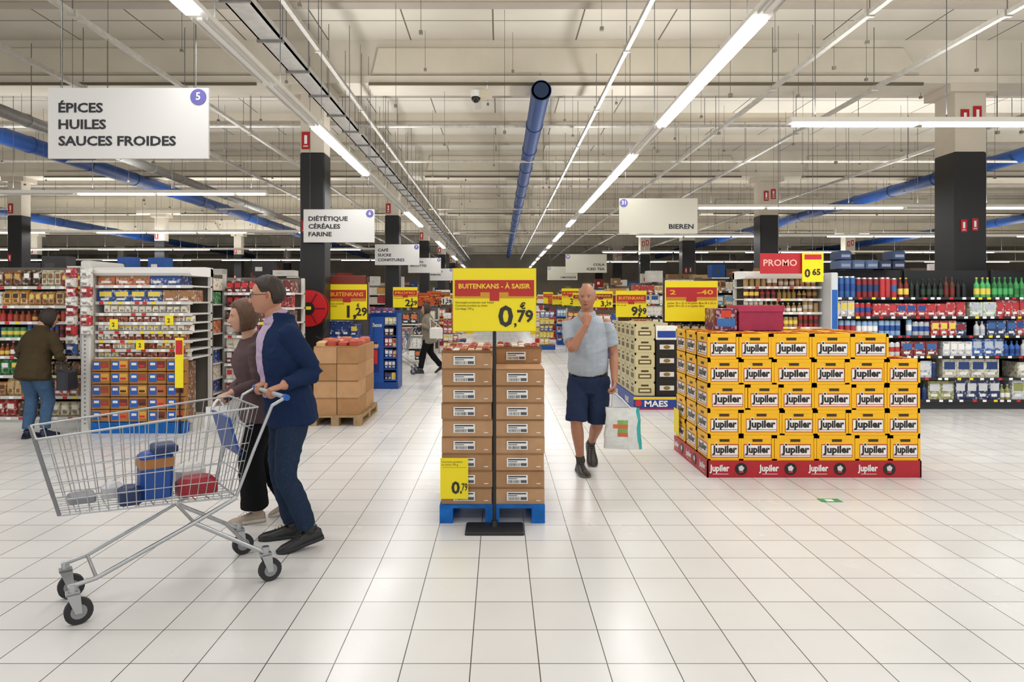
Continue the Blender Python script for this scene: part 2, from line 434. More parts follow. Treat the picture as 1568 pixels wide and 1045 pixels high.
def mute(c, k=.14):
    g = .3*c[0]+.55*c[1]+.15*c[2]
    return (c[0]*(1-k)+g*k, c[1]*(1-k)+g*k, c[2]*(1-k)+g*k, 1)
def item(b, kind, x, w, y, d, z, h, c1, c2, det=True):
    m = 'gloss_packaging'; c1 = mute(c1); c2 = mute(c2)
    if kind == 'box':
        b.box(x+.002, x+w-.002, y, y+d, z, z+h, m if det else 'plain_packaging', c1)
        if det:
            b.q(x+w*.12, x+w*.88, z+h*.45, z+h*.85, y-.002, 'plain_packaging', c2)
            b.q(x+w*.2, x+w*.7, z+h*.15, z+h*.3, y-.002, 'plain_packaging', WHITE)
    elif kind == 'bag':
        i = w*.1; bu = .03
        vs = [(x, y+.03, z), (x+w, y+.03, z), (x+w, y+.03, z+h), (x, y+.03, z+h),
              (x+i, y-bu+.02, z+h*.15), (x+w-i, y-bu+.02, z+h*.15), (x+w-i, y-bu+.02, z+h*.8), (x+i, y-bu+.02, z+h*.8), (x, y+.06, z), (x+w, y+.06, z), (x+w, y+.06, z+h), (x, y+.06, z+h)]
        b.add(vs, [(4, 5, 6, 7), (0, 1, 5, 4), (1, 2, 6, 5), (2, 3, 7, 6), (3, 0, 4, 7), (1, 0, 8, 9), (2, 1, 9, 10), (3, 2, 10, 11), (0, 3, 11, 8), (9, 8, 11, 10)], m, c1)
        b.q(x+w*.22, x+w*.78, z+h*.5, z+h*.78, y-bu+.016, 'plain_packaging', c2)
        b.q(x+w*.3, x+w*.7, z+h*.22, z+h*.42, y-bu+.016, 'plain_packaging', (c1[0]*.35, c1[1]*.3, c1[2]*.3, 1))
    elif kind == 'bottle':
        r = w*.44; cx = x+w/2; cy = y+r
        b.cyl((cx, cy, z), (cx, cy, z+h*.62), r, r, 'plain_packaging', c1, 8, cap=False)
        b.cyl((cx, cy, z+h*.62), (cx, cy, z+h*.78), r, r*.4, 'plain_packaging', c1, 8, cap=False)
        b.cyl((cx, cy, z+h*.78), (cx, cy, z+h*.94), r*.4, r*.34, 'plain_packaging', c1, 6, cap=False)
        b.cyl((cx, cy, z+h*.94), (cx, cy, z+h), r*.42, r*.42, 'plain_packaging', c2, 6)
        b.cyl((cx, cy, z+h*.15), (cx, cy, z+h*.45), r*1.03, r*1.03, 'plain_packaging', c2, 8, cap=False)
    elif kind == 'can':
        r = w*.48; cx = x+w/2; cy = y+r
        b.cyl((cx, cy, z), (cx, cy, z+h*.94), r, r, 'plain_packaging', c1, 8, cap=False)
        b.cyl((cx, cy, z+h*.94), (cx, cy, z+h), r, r*.85, 'chrome_wire', H('#cccccc'), 8)
        b.cyl((cx, cy, z+h*.3), (cx, cy, z+h*.65), r*1.02, r*1.02, 'plain_packaging', c2, 8, cap=False)

def fill(b, x0, x1, y, z, h, pal, kinds, rng, ws=(.08, .15), d=.28, det=True, hf=(.74, .98)):
    x = x0
    while x < x1-.04:
        k = rng.choice(kinds); w_ = rng.uniform(*ws); n = rng.randint(2, 4)
        if k in ('bottle', 'can'): w_ = min(w_, .085)
        c1 = H(rng.choice(pal)); c2 = H(rng.choice(pal+['#f4f1ea', '#f0d11c'])); hh = h*rng.uniform(*hf)
        if k in ('bottle', 'can') and hh > .3: hh = rng.uniform(.26, .32)
        for i in range(n):
            if x+w_ > x1+.02: x = x1; break
            if rng.random() < .02: x += w_; continue
            item(b, k, x, w_, y+rng.uniform(0, .02), d*(.9 if k != 'box' else 1), z, hh, c1, c2, det)
            x += w_
        x += .004

def gondola(x, y, W, Ht, D, levels, spec, frame='#d6d3cc', rz=0, det=True, seed=1, canopy=False, name='supermarket_shelf', overstock=0, backcol=None, gap=.03, tags=True, op=.5):
    rng = random.Random(seed)
    fc = H(frame); bk = H(backcol) if backcol else H('#6d675e')
    b = B(); b.T = TR(x, y, 0, rz)
    b.box(0, W, D-.03, D, 0, Ht, 'painted_plastic', bk)
    b.box(0, W, .03, D-.03, 0, levels[0]-.02, 'painted_plastic', fc)
    n = max(1, round(W/1.33)); s = W/n
    for i in range(n+1):
        xx = min(max(i*s, .02), W-.02)
        b.box(xx-.02, xx+.02, D-.07, D-.03, 0, Ht+.01, 'painted_plastic', fc)
    for li, z in enumerate(levels):
        b.box(0, W, .02, D-.03, z-.02, z, 'painted_plastic', fc)
        b.box(0, W, -.005, .02, z-.032, z+.004, 'painted_plastic', fc)
        if tags:
            xx = .05
            while xx < W-.1:
                b.q(xx, xx+.055, z-.03, z+.002, -.007, 'painted_plastic', H(rng.choice(['#ffffff', '#ffffff', '#f6dc1c', '#ffffff', '#d0252c'])))
                xx += rng.uniform(.09, .2) if det else .4
    if canopy:
        pr = [(0, 0), (-.05, .03), (-.06, .07), (0, .1), (D*.6, .12), (D, .12), (D, 0)]
        vs = [(xx, p[0], Ht-.1+p[1]) for xx in (0, W) for p in pr]
        m = len(pr)
        b.add(vs, [tuple(range(m)), tuple(reversed(range(m, 2*m)))]+[(i, i+m, (i+1) % m+m, (i+1) % m) for i in range(m)], 'painted_plastic', WHITE)
    ob = b.build(name)
    p = B(); p.T = TR(x, y, 0, rz)
    for li, z in enumerate(levels):
        top = levels[li+1] if li+1 < len(levels) else Ht
        hh = top-z-gap
        for (a, c, pal, kinds, ws) in spec[li % len(spec)]:
            fill(p, a*W+.01, c*W-.01, .03, z, hh, pal, kinds, rng, ws, min(.3, D-.12), det)
    if overstock:
        xx = .1
        while xx < W-.5:
            w_ = rng.uniform(.25, .5); hh = rng.uniform(.1, overstock)
            if rng.random() < op:
                c = H(rng.choice(['#8d7050', '#9a7c5a', '#c4c0b8', '#30508a', '#7a2a24', '#5f5244', '#3c3a3a', '#d8d4cc']))
                p.box(xx, xx+w_-.02, .1, D-.1, Ht+.02, Ht+.02+hh, 'corrugated_cardboard', c)
                p.q(xx+.06, xx+w_*.5, Ht+.03+hh*.3, Ht+hh*.7, .098, 'plain_packaging', H(rng.choice(['#c9c6c0', '#3a3a3c', '#a83030'])))
            xx += w_
    if p.v: p.build('stocked_groceries', parent=ob)
    return ob
A_ = lambda pal, k, ws: [(0, 1, pal, k, ws)]

gondola(-9.7, 8.3, 4.62, 2.03, .5, [.14, .40, .66, .9, 1.13, 1.33, 1.53, 1.77],
        [A_(PAL_SPICE, ['bag'], (.1, .15)), A_(PAL_SPICE, ['bag', 'box'], (.09, .14)), A_(PAL_SPICE+['#3c8c4a'], ['bag'], (.09, .13)),
         A_(PAL_SPICE+['#f2d21e'], ['box', 'bottle'], (.06, .09)), A_(PAL_MIX, ['box', 'can'], (.06, .09)), A_(PAL_SPICE+['#c8242b'], ['bottle', 'can'], (.06, .08)), A_(PAL_SPICE, ['bag'], (.08, .12)), A_(PAL_SPICE, ['bag'], (.08, .12))],
        seed=3)
b = B()
b.cbox(-5.07, -4.95, 8.05, 8.8, 0, 2.08, 'painted_plastic', H('#dad7d1'), .015)
for z in [i*.05+.1 for i in range(38)]: b.q(-5.02, -5.0, z, z+.02, 8.046, 'painted_plastic', H('#8a8782'))
b.build('shelf_end_panel')
b = B()
rng = random.Random(5)
for zc in range(9):
    for k in range(2):
        xx = -5.2+k*.17; z = .95+zc*.115
        if k == 1 and zc < 2: continue
        b.T = TR(xx, 7.97+.02*k, z, rng.uniform(-.2, .2))
        c = H(rng.choice(['#c8242b', '#f4f1ea', '#1f4fa0', '#c8242b', '#e8e2d4']))
        item(b, 'bag', 0, .12, 0, .05, 0, .12, c, H('#f4f1ea'))
b.T = None
b.cyl((-5.06, 8.04, .93), (-5.06, 8.04, 2.0), .006, .006, 'chrome_wire', H('#cccccc'), 6)
b.cyl((-5.14, 8.05, .93), (-5.14, 8.05, 2.0), .006, .006, 'chrome_wire', H('#cccccc'), 6)
b.build('hanging_snack_strip')
ob = gondola(-4.93, 8.12, 1.18, 2.0, .6, [.14, .9, 1.0, 1.11, 1.22, 1.33, 1.44, 1.58, 1.78],
             [A_(['#8a5c36'], ['box'], (.2, .22)), A_(['#e6ddc8', '#efe9dc', '#b04a22'], ['bag'], (.08, .1)), A_(['#efe9dc', '#d9a23a', '#b04a22'], ['bag'], (.08, .1)), A_(['#e6ddc8', '#a8421c'], ['bag'], (.08, .1)), A_(['#efe9dc', '#efe6d0', '#b4552d'], ['bag'], (.08, .1)),
              A_(['#e6ddc8', '#e9e2d0', '#b4552d'], ['bag'], (.08, .1)), A_(['#e6ddc8', '#efe6d0'], ['bag'], (.07, .1)), A_(['#b8641c', '#1f4c98', '#a8703c'], ['box'], (.17, .2)), A_(['#1f4c98', '#c8641c', '#a07a50'], ['box'], (.17, .22))],
             seed=8, canopy=True, name='promotional_shelf_display', gap=.01)
b = B()
rng = random.Random(2)
for r_ in range(5):
    for c_ in range(5):
        x0 = -4.9+c_*.225; z0 = .14+r_*.152
        b.cbox(x0, x0+.215, 8.0, 8.11, z0, z0+.14, 'corrugated_cardboard', H('#a87744'), .006)
        b.q(x0+.012, x0+.105, z0+.02, z0+.12, 7.998, 'plain_packaging', H('#1f58b0'))
        b.q(x0+.03, x0+.09, z0+.07, z0+.1, 7.996, 'plain_packaging', H('#e8e2d4'))
        b.q(x0+.11, x0+.205, z0+.04, z0+.12, 7.998, 'plain_packaging', H(rng.choice(['#c9602a', '#d8a23a', '#6a2a18', '#8a4a24'])))
        b.q(x0+.12, x0+.19, z0+.05, z0+.075, 7.996, 'plain_packaging', H(rng.choice(['#3a1c10', '#c8242b'])))
b.box(-4.9, -3.78, 7.99, 8.11, 0, .13, 'wood', H('#1d63ae'))
b.build('carton_stack')
b = B()
for (x_, z_) in ((-4.4, 1.0), (-4.05, 1.3), (-4.72, 1.25)):
    b.box(x_, x_+.1, 8.06, 8.065, z_, z_+.12, 'painted_plastic', YEL); b.text('2', x_+.03, z_+.03, 8.057, .07, BLACK, 'L', bold=.02)
b.build('yellow_price_card')
b = B()
b.box(-3.88, -3.78, 7.96, 7.965, .55, 1.15, 'painted_plastic', YEL); b.q(-3.87, -3.79, .95, 1.12, 7.957, 'painted_plastic', RED)
b.cyl((-3.83, 7.975, .0), (-3.83, 7.975, 1.1), .01, .01, 'painted_plastic', BLACK, 6); b.build('yellow_price_card')
gondola(-3.72, 9.0, .95, 1.9, .5, [.3, .52, .74, .94, 1.12, 1.3, 1.5, 1.7], [A_(['#8e1f1f', '#c8242b', '#6b1a1a', '#e8d9c0'], ['box', 'bag'], (.07, .11)), A_(['#d8232b', '#7a1c1c', '#d8d4ca'], ['box'], (.08, .12)), A_(['#7a3a22', '#c8242b', '#2a2a2e'], ['bag', 'box'], (.08, .12))], seed=11, gap=.015)
gondola(-4.4, 8.75, .62, 1.95, .5, [.14, .36, .56, .76, .96, 1.16, 1.36, 1.55, 1.75], [A_(['#8e1f1f', '#c8242b', '#e8d9c0', '#5a3320'], ['box', 'bag'], (.07, .11)), A_(PAL_MIX, ['box'], (.06, .1))], seed=12, gap=.015)

gondola(4.9, 9.75, 8.0, 2.06, .55, [.14, .46, .78, 1.08, 1.36, 1.64],
        [[(0, .12, PAL_BLUE, ['box'], (.15, .25)), (.12, .5, PAL_BLUE+['#9a9d50'], ['bottle', 'box'], (.1, .2)), (.5, 1, PAL_BLUE, ['box'], (.2, .3))],
         [(0, .2, PAL_BLUE, ['box', 'can'], (.12, .2)), (.2, 1, ['#b8b388', '#c8c4a8', '#1a3a78', '#d8d6cc'], ['box'], (.2, .3))],
         [(0, .2, PAL_DRINK, ['can', 'box'], (.08, .2)), (.2, 1, PAL_BLUE+['#c8c4a8'], ['box', 'bottle'], (.1, .2))],
         [(0, .18, ['#b8bdc6', '#b5283a', '#8ab4dc', '#1c4c9c'], ['can'], (.08, .09)), (.18, .26, PAL_DRINK, ['box'], (.08, .16)), (.26, 1, PAL_DRINK+PAL_GREEN, ['bottle', 'box'], (.08, .16))],
         [(0, .25, ['#c01f2a', '#c8242b', '#d4d1ca', '#1c4c9c'], ['can', 'box'], (.08, .16)), (.25, 1, PAL_DRINK+PAL_GREEN, ['box', 'bottle'], (.08, .2))],
         [(0, .12, PAL_DRINK, ['can'], (.08, .09)), (.12, .26, PAL_DARK, ['bottle'], (.08, .09)), (.26, .6, PAL_GREEN, ['bottle'], (.08, .09)), (.6, 1, PAL_DARK, ['bottle'], (.08, .09))]],
        frame='#232326', seed=21, backcol='#1c1c1f', name='drinks_shelf')
b = B()
rng = random.Random(9)
for xx in [5.05+i*.2 for i in range(20)]:
    if rng.random() < .75 and not 6.0 < xx < 7.3:
        for k in range(rng.choice([1, 2])):
            c = H(rng.choice(['#22355c', '#2c3e64', '#4c5f82', '#1b2743']))
            b.cbox(xx, xx+.19, 9.9, 10.2, 2.07+k*.14, 2.2+k*.14, 'plain_packaging', c, .02)
            b.q(xx+.03, xx+.16, 2.1+k*.14, 2.14+k*.14, 9.898, 'plain_packaging', H('#8a94a8'))
b.build('overstock_drink_packs')
gondola(3.62, 9.85, 1.15, 2.02, .5, [.14, .42, .7, .98, 1.2, 1.42, 1.62, 1.8], [A_(['#957222', '#a8843a', '#5a2a18', '#a81c22'], ['bottle', 'can'], (.07, .09)), A_(['#a86a2c', '#b08a4a', '#c8c4ba'], ['can', 'bottle'], (.07, .09))], seed=31, canopy=True, gap=.015)
b = B(); b.cbox(4.78, 4.88, 9.6, 10.3, 0, 2.0, 'painted_plastic', H('#cfd3d8'), .01); b.q(4.79, 4.87, .9, 1.75, 9.598, 'plain_packaging', H('#1d5fb4')); b.build('shelf_end_panel')

def promo_board(x0, z0, w_, h_, y, rows, head='À SAISIR', price=('1', '29'), pole=None, name='promo_price_sign', headcol='#b81f24', base='#f6e010'):
    b = B()
    b.box(x0, x0+w_, y, y+.012, z0, z0+h_, 'painted_plastic', H(base))
    y2 = y-.003
    b.q(x0+w_*.02, x0+w_*.98, z0+h_*.6, z0+h_*.84, y2, 'painted_plastic', H(headcol))
    b.q(x0+w_*.02, x0+w_*.98, z0+h_*.52, z0+h_*.6, y2, 'painted_plastic', H('#c88a14'))
    b.q(x0+w_*.4, x0+w_*.6, z0+h_*.49, z0+h_*.6, y2-.001, 'painted_plastic', H(headcol))
    b.text(head, x0+w_/2, z0+h_*.665, y2-.002, h_*.16, H('#f0b028'), 'C', bold=.02, fitw=w_*.82)
    for i, t in enumerate(rows): b.text(t, x0+w_*.04, z0+h_*(.43-.07*i), y2-.001, h_*.07, H('#8a3a20'), 'L', bold=.01)
    sz = h_*.46
    if price[0]: b.text(price[0]+',', x0+w_*.5, z0+h_*.07, y2-.002, sz, H('#2a2420'), 'L', bold=.03, wx=1.1)
    if price[1]:
        b.text(price[1], x0+w_*.72, z0+h_*.12, y2-.002, sz*.68, H('#2a2420'), 'L', bold=.03, wx=1.05)
        b.text('€', x0+w_*.74, z0+h_*.36, y2-.002, sz*.28, H('#2a2420'), 'L', bold=.03)
    if pole is not None:
        b.cyl((x0+w_/2, y+.02, pole), (x0+w_/2, y+.02, z0+h_*.3), .011, .011, 'painted_plastic', BLACK, 8)
        b.box(x0+w_*.1, x0+w_*.9, y+.012, y+.03, z0-.006, z0+.012, 'painted_plastic', BLACK)
    return b.build(name)
b = B()
b.box(3.72, 4.35, 9.5, 9.52, 1.98, 2.27, 'painted_plastic', H('#b81c26'))
b.text('PROMO', 4.0, 2.09, 9.495, .13, H('#f3b6a8'), 'C', bold=.02, fitw=.48)
b.cyl((3.98, 9.51, 2.27), (3.98, 9.51, 5.52), .004, .004, 'galvanised_steel', H('#666666'), 4)
b.box(4.3, 4.6, 9.46, 9.475, 1.86, 2.28, 'painted_plastic', YEL)
b.text('0', 4.33, 1.93, 9.455, .16, H('#2a2420'), 'L', bold=.03); b.text('65', 4.44, 1.96, 9.455, .12, H('#2a2420'), 'L', bold=.03)
b.q(4.33, 4.57, 2.18, 2.25, 9.455, 'painted_plastic', RED)
b.cyl((4.45, 9.47, 2.28), (4.45, 9.47, 5.52), .004, .004, 'galvanised_steel', H('#666666'), 4)
b.build('promo_hanging_sign')

sp = [A_(PAL_MIX, ['box'], (.1, .22)), A_(PAL_MIX, ['box'], (.12, .26)), A_(PAL_SPICE, ['box'], (.1, .2))]
for k in range(10):
    Y = 12.8+k*3.6
    wl = 6+k*1.6
    gondola(-3.3-wl, Y, wl, 2.05, .5, [.14, .5, .85, 1.2, 1.5, 1.78], sp, det=(k < 2), seed=40+k, overstock=.42, tags=(k < 3), op=.55)
    gondola(3.4, Y+.6, wl+1, 2.05, .5, [.14, .5, .85, 1.2, 1.5, 1.78], sp, det=(k < 2), seed=60+k, overstock=.36, tags=(k < 3), frame='#3a3a3d' if k < 2 else '#d6d3cc', op=.45)
rng = random.Random(77)
for k in range(9):
    for sd in (-1, 1):
        Y = 16.2+k*3.6+(0 if sd < 0 else .3)
        x0 = -2.78 if sd < 0 else 2.05
        pal = rng.sample(PAL_MIX, 4)+['#d8b81e', '#b8242b']
        gondola(x0, Y, .95, 1.35, .5, [.14, .45, .75, 1.02], [A_(pal, ['box'], (.1, .2))], det=(k < 3), seed=90+k*2+sd, name='endcap_display', frame=rng.choice(['#1f4fa0', '#d6d3cc', '#a81f24', '#c8a81e']), tags=False)
        hc_ = rng.choice(['#b81f24', '#b81f24', '#7a1c1c'])
        sw = rng.choice([.5, .6, .7])
        promo_board(x0+.12+(.7-sw)*.5, 1.42, sw, rng.choice([.4, .5, .6]), Y+.1, ['Produits au choix'], head=rng.choice(['À SAISIR', 'BUITENKANS', 'PROMO']), price=(rng.choice('1234'), rng.choice(['29', '49', '99'])), headcol=hc_, base=rng.choice(['#f6e010', '#f6e010', '#e8e4da', '#c8541c']))
        b = B(); b.cyl((x0+.3, Y+.14, 1.35), (x0+.3, Y+.14, 1.75), .012, .012, 'painted_plastic', BLACK, 6)
        b.cyl((x0+.64, Y+.14, 1.35), (x0+.64, Y+.14, 1.75), .012, .012, 'painted_plastic', BLACK, 6); b.build('sign_support')

gondola(-2.98, 11.35, .72, 1.28, .5, [.14, .42, .7, .98], [A_(['#1c3f86', '#c8242b', '#1c3f86', '#5a2a18'], ['box'], (.1, .16)), A_(['#c8242b', '#f2d21e', '#1c3f86'], ['box'], (.1, .14))], frame='#1f4f9e', seed=33, name='endcap_display')
promo_board(-2.93, 1.27, .68, .6, 11.3, ['Choco produits', 'au choix'], head='BUITENKANS', price=('1', '29'))
b = B(); b.cbox(-2.9, -2.28, 11.32, 11.36, 1.87, 2.02, 'painted_plastic', H('#7a2a1c'), .01)
b.box(-2.93, -2.25, 11.36, 11.45, 1.27, 2.0, 'painted_plastic', H('#5a2418')); b.build('display_header')
b = B()
x0, x1, y0, y1 = -2.36, -1.83, 12.0, 12.5
b.box(x0, x1, y0, y1, .0, .12, 'painted_plastic', H('#12448e'))
b.box(x0, x0+.03, y0, y1, .12, 1.36, 'plain_packaging', H('#174fa0')); b.box(x1-.03, x1, y0, y1, .12, 1.36, 'plain_packaging', H('#174fa0'))
b.box(x0, x1, y1-.03, y1, .12, 1.4, 'plain_packaging', H('#174fa0'))
b.box(x0, x0+.27, y0, y0+.03, .12, 1.3, 'plain_packaging', H('#1750a6'))
b.text('Choco', x0+.03, 1.12, y0-.003, .1, WHITE, 'L', bold=.03, fitw=.21)
b.ell((x0+.13, y0-.002, .78), (.05, .004, .05), 'plain_packaging', H('#e8b48a'))
b.add([(x0+.07, y0-.003, .3), (x0+.19, y0-.003, .3), (x0+.2, y0-.003, .72), (x0+.06, y0-.003, .72)], [(0, 1, 2, 3)], 'plain_packaging', H('#1a2f7a'))
b.q(x0+.1, x0+.16, .45, .7, y0-.005, 'plain_packaging', H('#d8302c'))
b.q(x0+.1, x0+.16, .8, .84, y0-.005, 'plain_packaging', H('#3a2010'))
for i in range(6):
    z = .16+i*.2
    b.box(x0+.27, x1-.03, y0+.02, y1-.03, z-.02, z, 'plain_packaging', H('#174fa0'))
    fill(b, x0+.28, x1-.03, y0+.04, z, .17, ['#f2d21e', '#1f4fa0', '#c8242b', '#5a2a18'], ['box'], rng, (.06, .09), .2)
fill(b, x0+.02, x1-.03, y0+.05, 1.37, .12, ['#1f4fa0', '#c8242b', '#5a2a18'], ['box'], rng, (.1, .14), .2)
b.build('cardboard_product_display')

b = B()
cx, cz, cy = -3.03, 1.47, 10.62
b.cyl((cx, cy-.07, cz), (cx, cy-.05, cz), .29, .29, 'painted_plastic', H('#c8141c'), 32)
b.cyl((cx, cy+.07, cz), (cx, cy+.09, cz), .29, .29, 'painted_plastic', H('#a81018'), 32)
b.cyl((cx, cy-.05, cz), (cx, cy+.07, cz), .2, .2, 'black_rubber', H('#1c1c1c'), 28)
b.cyl((cx, cy-.09, cz), (cx, cy-.07, cz), .1, .1, 'painted_plastic', BLACK, 20)
b.q(cx-.03, cx+.05, cz-.02, cz+.03, cy-.092, 'painted_plastic', YEL)
for a in range(6):
    t = a*math.pi/3
    b.cyl((cx+.1*math.cos(t), cy-.075, cz+.1*math.sin(t)), (cx+.27*math.cos(t), cy-.075, cz+.27*math.sin(t)), .01, .01, 'painted_plastic', H('#6e0a10'), 5)
b.box(cx-.02, cx+.02, cy+.09, 10.79, cz-.03, cz+.03, 'painted_plastic', H('#a81018'))
b.path([(cx+.2, cy, cz-.05), (cx+.26, cy, cz-.3), (cx+.2, cy, cz-.5), (cx+.1, cy, cz-.45)], .014, 'black_rubber', H('#1c1c1c'), 8)
b.build('fire_hose_reel')

# ------------------------------------------------------------------ pallets & stacks
def pallet(x0, x1, y0, y1, h, col, mat, name):
    b = B()
    b1 = .022
    ny = 5; wd = (y1-y0)/ny
    for i in range(ny): b.box(x0, x1, y0+i*wd+.01*(i > 0), y0+(i+1)*wd-.01*(i < ny-1), h-b1, h, mat, col)
    for xc in (x0+.045, (x0+x1)/2, x1-.045):
        b.box(xc-.05 if xc > x0+.05 else x0, xc+.05 if xc < x1-.05 else x1, y0, y1, h-2*b1, h-b1, mat, col)
        for yc in (y0+.06, (y0+y1)/2, y1-.06):
            b.box(max(xc-.05, x0), min(xc+.05, x1), yc-.06, yc+.06, b1, h-2*b1, mat, col)
        b.box(max(xc-.05, x0), min(xc+.05, x1), y0, y1, 0, b1, mat, col)
    return b.build(name)
pallet(-.43, .325, 4.77, 5.58, .13, H('#1f68b8'), 'wood', 'blue_pallet')

def carton(b, x0, x1, y0, y1, z0, z1, rng, label=True, tone=None):
    c = tone or rng.choice(['#b98f6a', '#b48b66', '#bd9570', '#b08762'])
    j = rng.uniform(-.004, .004)
    b.cbox(x0+.003+j, x1-.003+j, y0+rng.uniform(0, .008), y1-.003, z0+.0015, z1-.0015, 'corrugated_cardboard', H(c), .005)
    yy = y0-.0015
    hh = z1-z0
    b.q(x0+.006+j, x1-.006+j, z1-.010, z1-.005, yy, 'corrugated_cardboard', H('#7d5f41'))
    if label:
        lx = x0+(x1-x0)*.24; lw = (x1-x0)*.42
        b.q(lx, lx+lw, z0+hh*.22, z0+hh*.74, yy-.001, 'plain_packaging', WHITE)
        x = lx+.012
        while x < lx+lw*.6:
            w_ = rng.uniform(.001, .004); b.q(x, x+w_, z0+hh*.26, z0+hh*.44, yy-.002, 'plain_packaging', BLACK); x += w_+rng.uniform(.002, .004)
        b.q(lx+.01, lx+lw-.012, z0+hh*.6, z0+hh*.68, yy-.002, 'plain_packaging', H('#3a3a40'))
        b.q(lx+.01, lx+lw*.5, z0+hh*.5, z0+hh*.54, yy-.002, 'plain_packaging', H('#3a3a40'))
        b.q(lx+lw*.66, lx+lw-.008, z0+hh*.27, z0+hh*.44, yy-.002, 'plain_packaging', H('#55555c'))
        b.q(x1-.06, x1-.03, z0+hh*.2, z0+hh*.26, yy, 'plain_packaging', H('#e8e0d0'))
b = B(); rng = random.Random(4)
lh = .1222
for i in range(9):
    z0 = .13+i*lh
    carton(b, -.42, -.052, 4.79, 5.17, z0, z0+lh, rng)
    carton(b, -.42, -.052, 5.18, 5.56, z0, z0+lh, rng)
    if i < 8: carton(b, -.035, .325, 4.79, 5.17, z0, z0+lh, rng)
    carton(b, -.035, .325, 5.18, 5.56, z0, z0+lh, rng)
zt = .13+9*lh
for (ax, bx, ay, by) in ((-.4, -.07, 4.81, 5.14), (-.4, -.07, 5.2, 5.54), (-.02, .31, 5.2, 5.54)):
    nx = 6
    for i in range(nx):
        for j in range(4):
            w_ = (bx-ax)/nx; d_ = (by-ay)/4
            x = ax+i*w_; y = ay+j*d_; hh = rng.uniform(.012, .03)
            c = rng.choice(['#b5262c', '#a5462c', '#8a2a22', '#e6ddd0', '#b8754a', '#d8c0a0'])
            b.cbox(x+.003, x+w_-.003, y+.004, y+d_-.004, zt-.004, zt+hh, 'plain_packaging', H(c), .008)
    b.box(ax-.018, bx+.018, ay-.012, ay-.008, zt-.03, zt+.008, 'corrugated_cardboard', H('#8d6a47'))
b.build('carton_stack')
b = B()
b.box(-.425, -.225, 4.772, 4.778, .175, .468, 'painted_plastic', YEL)
b.text('0', -.345, .215, 4.769, .12, H('#2a2420'), 'L', bold=.03); b.text(',', -.283, .222, 4.769, .07, H('#2a2420'), 'L', bold=.03)
b.text('79', -.272, .235, 4.769, .075, H('#2a2420'), 'L', bold=.02, fitw=.042)
for i, t in enumerate(['Courante produits', 'au choix 190 g']): b.text(t, -.415, .435-i*.02, 4.769, .02, H('#6a5a20'), 'L')
b.q(-.41, -.24, .4, .402, 4.769, 'painted_plastic', H('#8a7a20'))
b.build('yellow_price_card')
b = B()
b.cbox(-.236, .168, 4.52, 4.74, 0, .022, 'painted_plastic', H('#1d1e20'), .008)
b.cyl((-.036, 4.66, .02), (-.036, 4.66, 1.44), .0125, .0125, 'painted_plastic', H('#17181a'), 10)
b.cyl((-.036, 4.66, .02), (-.036, 4.66, .06), .03, .02, 'painted_plastic', H('#17181a'), 12)
x0, x1, z0, z1, y = -.324, .252, 1.385, 1.82, 4.64
b.cbox(x0, x1, y, y+.01, z0, z1, 'painted_plastic', YEL, .003)
b.box(x0-.004, x1+.004, y+.01, y+.016, z0-.004, z1+.004, 'painted_plastic', H('#d8c120'))
b.q(x0+.012, x1-.012, 1.655, 1.74, y-.003, 'painted_plastic', H('#b8221f'))
b.q(x0+.012, x1-.012, 1.615, 1.655, y-.003, 'painted_plastic', H('#cf9414'))
b.q(x0+.012, x0+.19, 1.628, 1.66, y-.004, 'painted_plastic', H('#b8221f')); b.q(x1-.19, x1-.012, 1.628, 1.66, y-.004, 'painted_plastic', H('#b8221f'))
b.q(x0+.255, x1-.255, 1.595, 1.66, y-.0045, 'painted_plastic', H('#b8221f'))
b.text('BUITENKANS - À SAISIR', (x0+x1)/2, 1.682, y-.006, .046, H('#f5c832'), 'C', bold=.03, fitw=.5)
for i, t in enumerate(['Gemengde producten naar keuze', 'Courante produits au choix', 'Carrelage 190 g']): b.text(t, x0+.015, 1.578-i*.022, y-.004, .02, H('#4a3a18'), 'L', bold=.005)
b.text('0', x0+.315, 1.42, y-.004, .2, H('#2a2420'), 'L', bold=.025, wx=1.05)
b.text(',', x0+.424, 1.425, y-.004, .11, H('#2a2420'), 'L', bold=.02)
b.text('79', x0+.446, 1.45, y-.004, .115, H('#2a2420'), 'L', bold=.03, fitw=.112)
b.text('€', x0+.465, 1.54, y-.004, .06, H('#2a2420'), 'L', bold=.03)
b.build('freestanding_price_sign')

pallet(-2.42, -1.76, 8.45, 9.6, .13, H('#a58a66'), 'wood', 'wooden_pallet')
b = B(); rng = random.Random(14)
for i in range(4):
    z0 = .13+i*.22
    for (a, c, d, e) in ((-2.38, -2.08, 8.5, 9.0), (-2.08, -1.8, 8.5, 9.0), (-2.38, -2.08, 9.0, 9.55), (-2.08, -1.8, 9.0, 9.55)):
        carton(b, a, c, d, e, z0, z0+.22, rng, label=False, tone=rng.choice(['#b48a62', '#bd946c', '#a98058']))
for i in range(4):
    for j in range(3):
        b.cbox(-2.36+i*.14, -2.24+i*.14, 8.55+j*.3, 8.8+j*.3, 1.01, 1.07+.02*((i+j) % 2), 'plain_packaging', H(rng.choice(['#c05a38', '#b04530', '#d8a878'])), .02)
b.build('carton_stack')

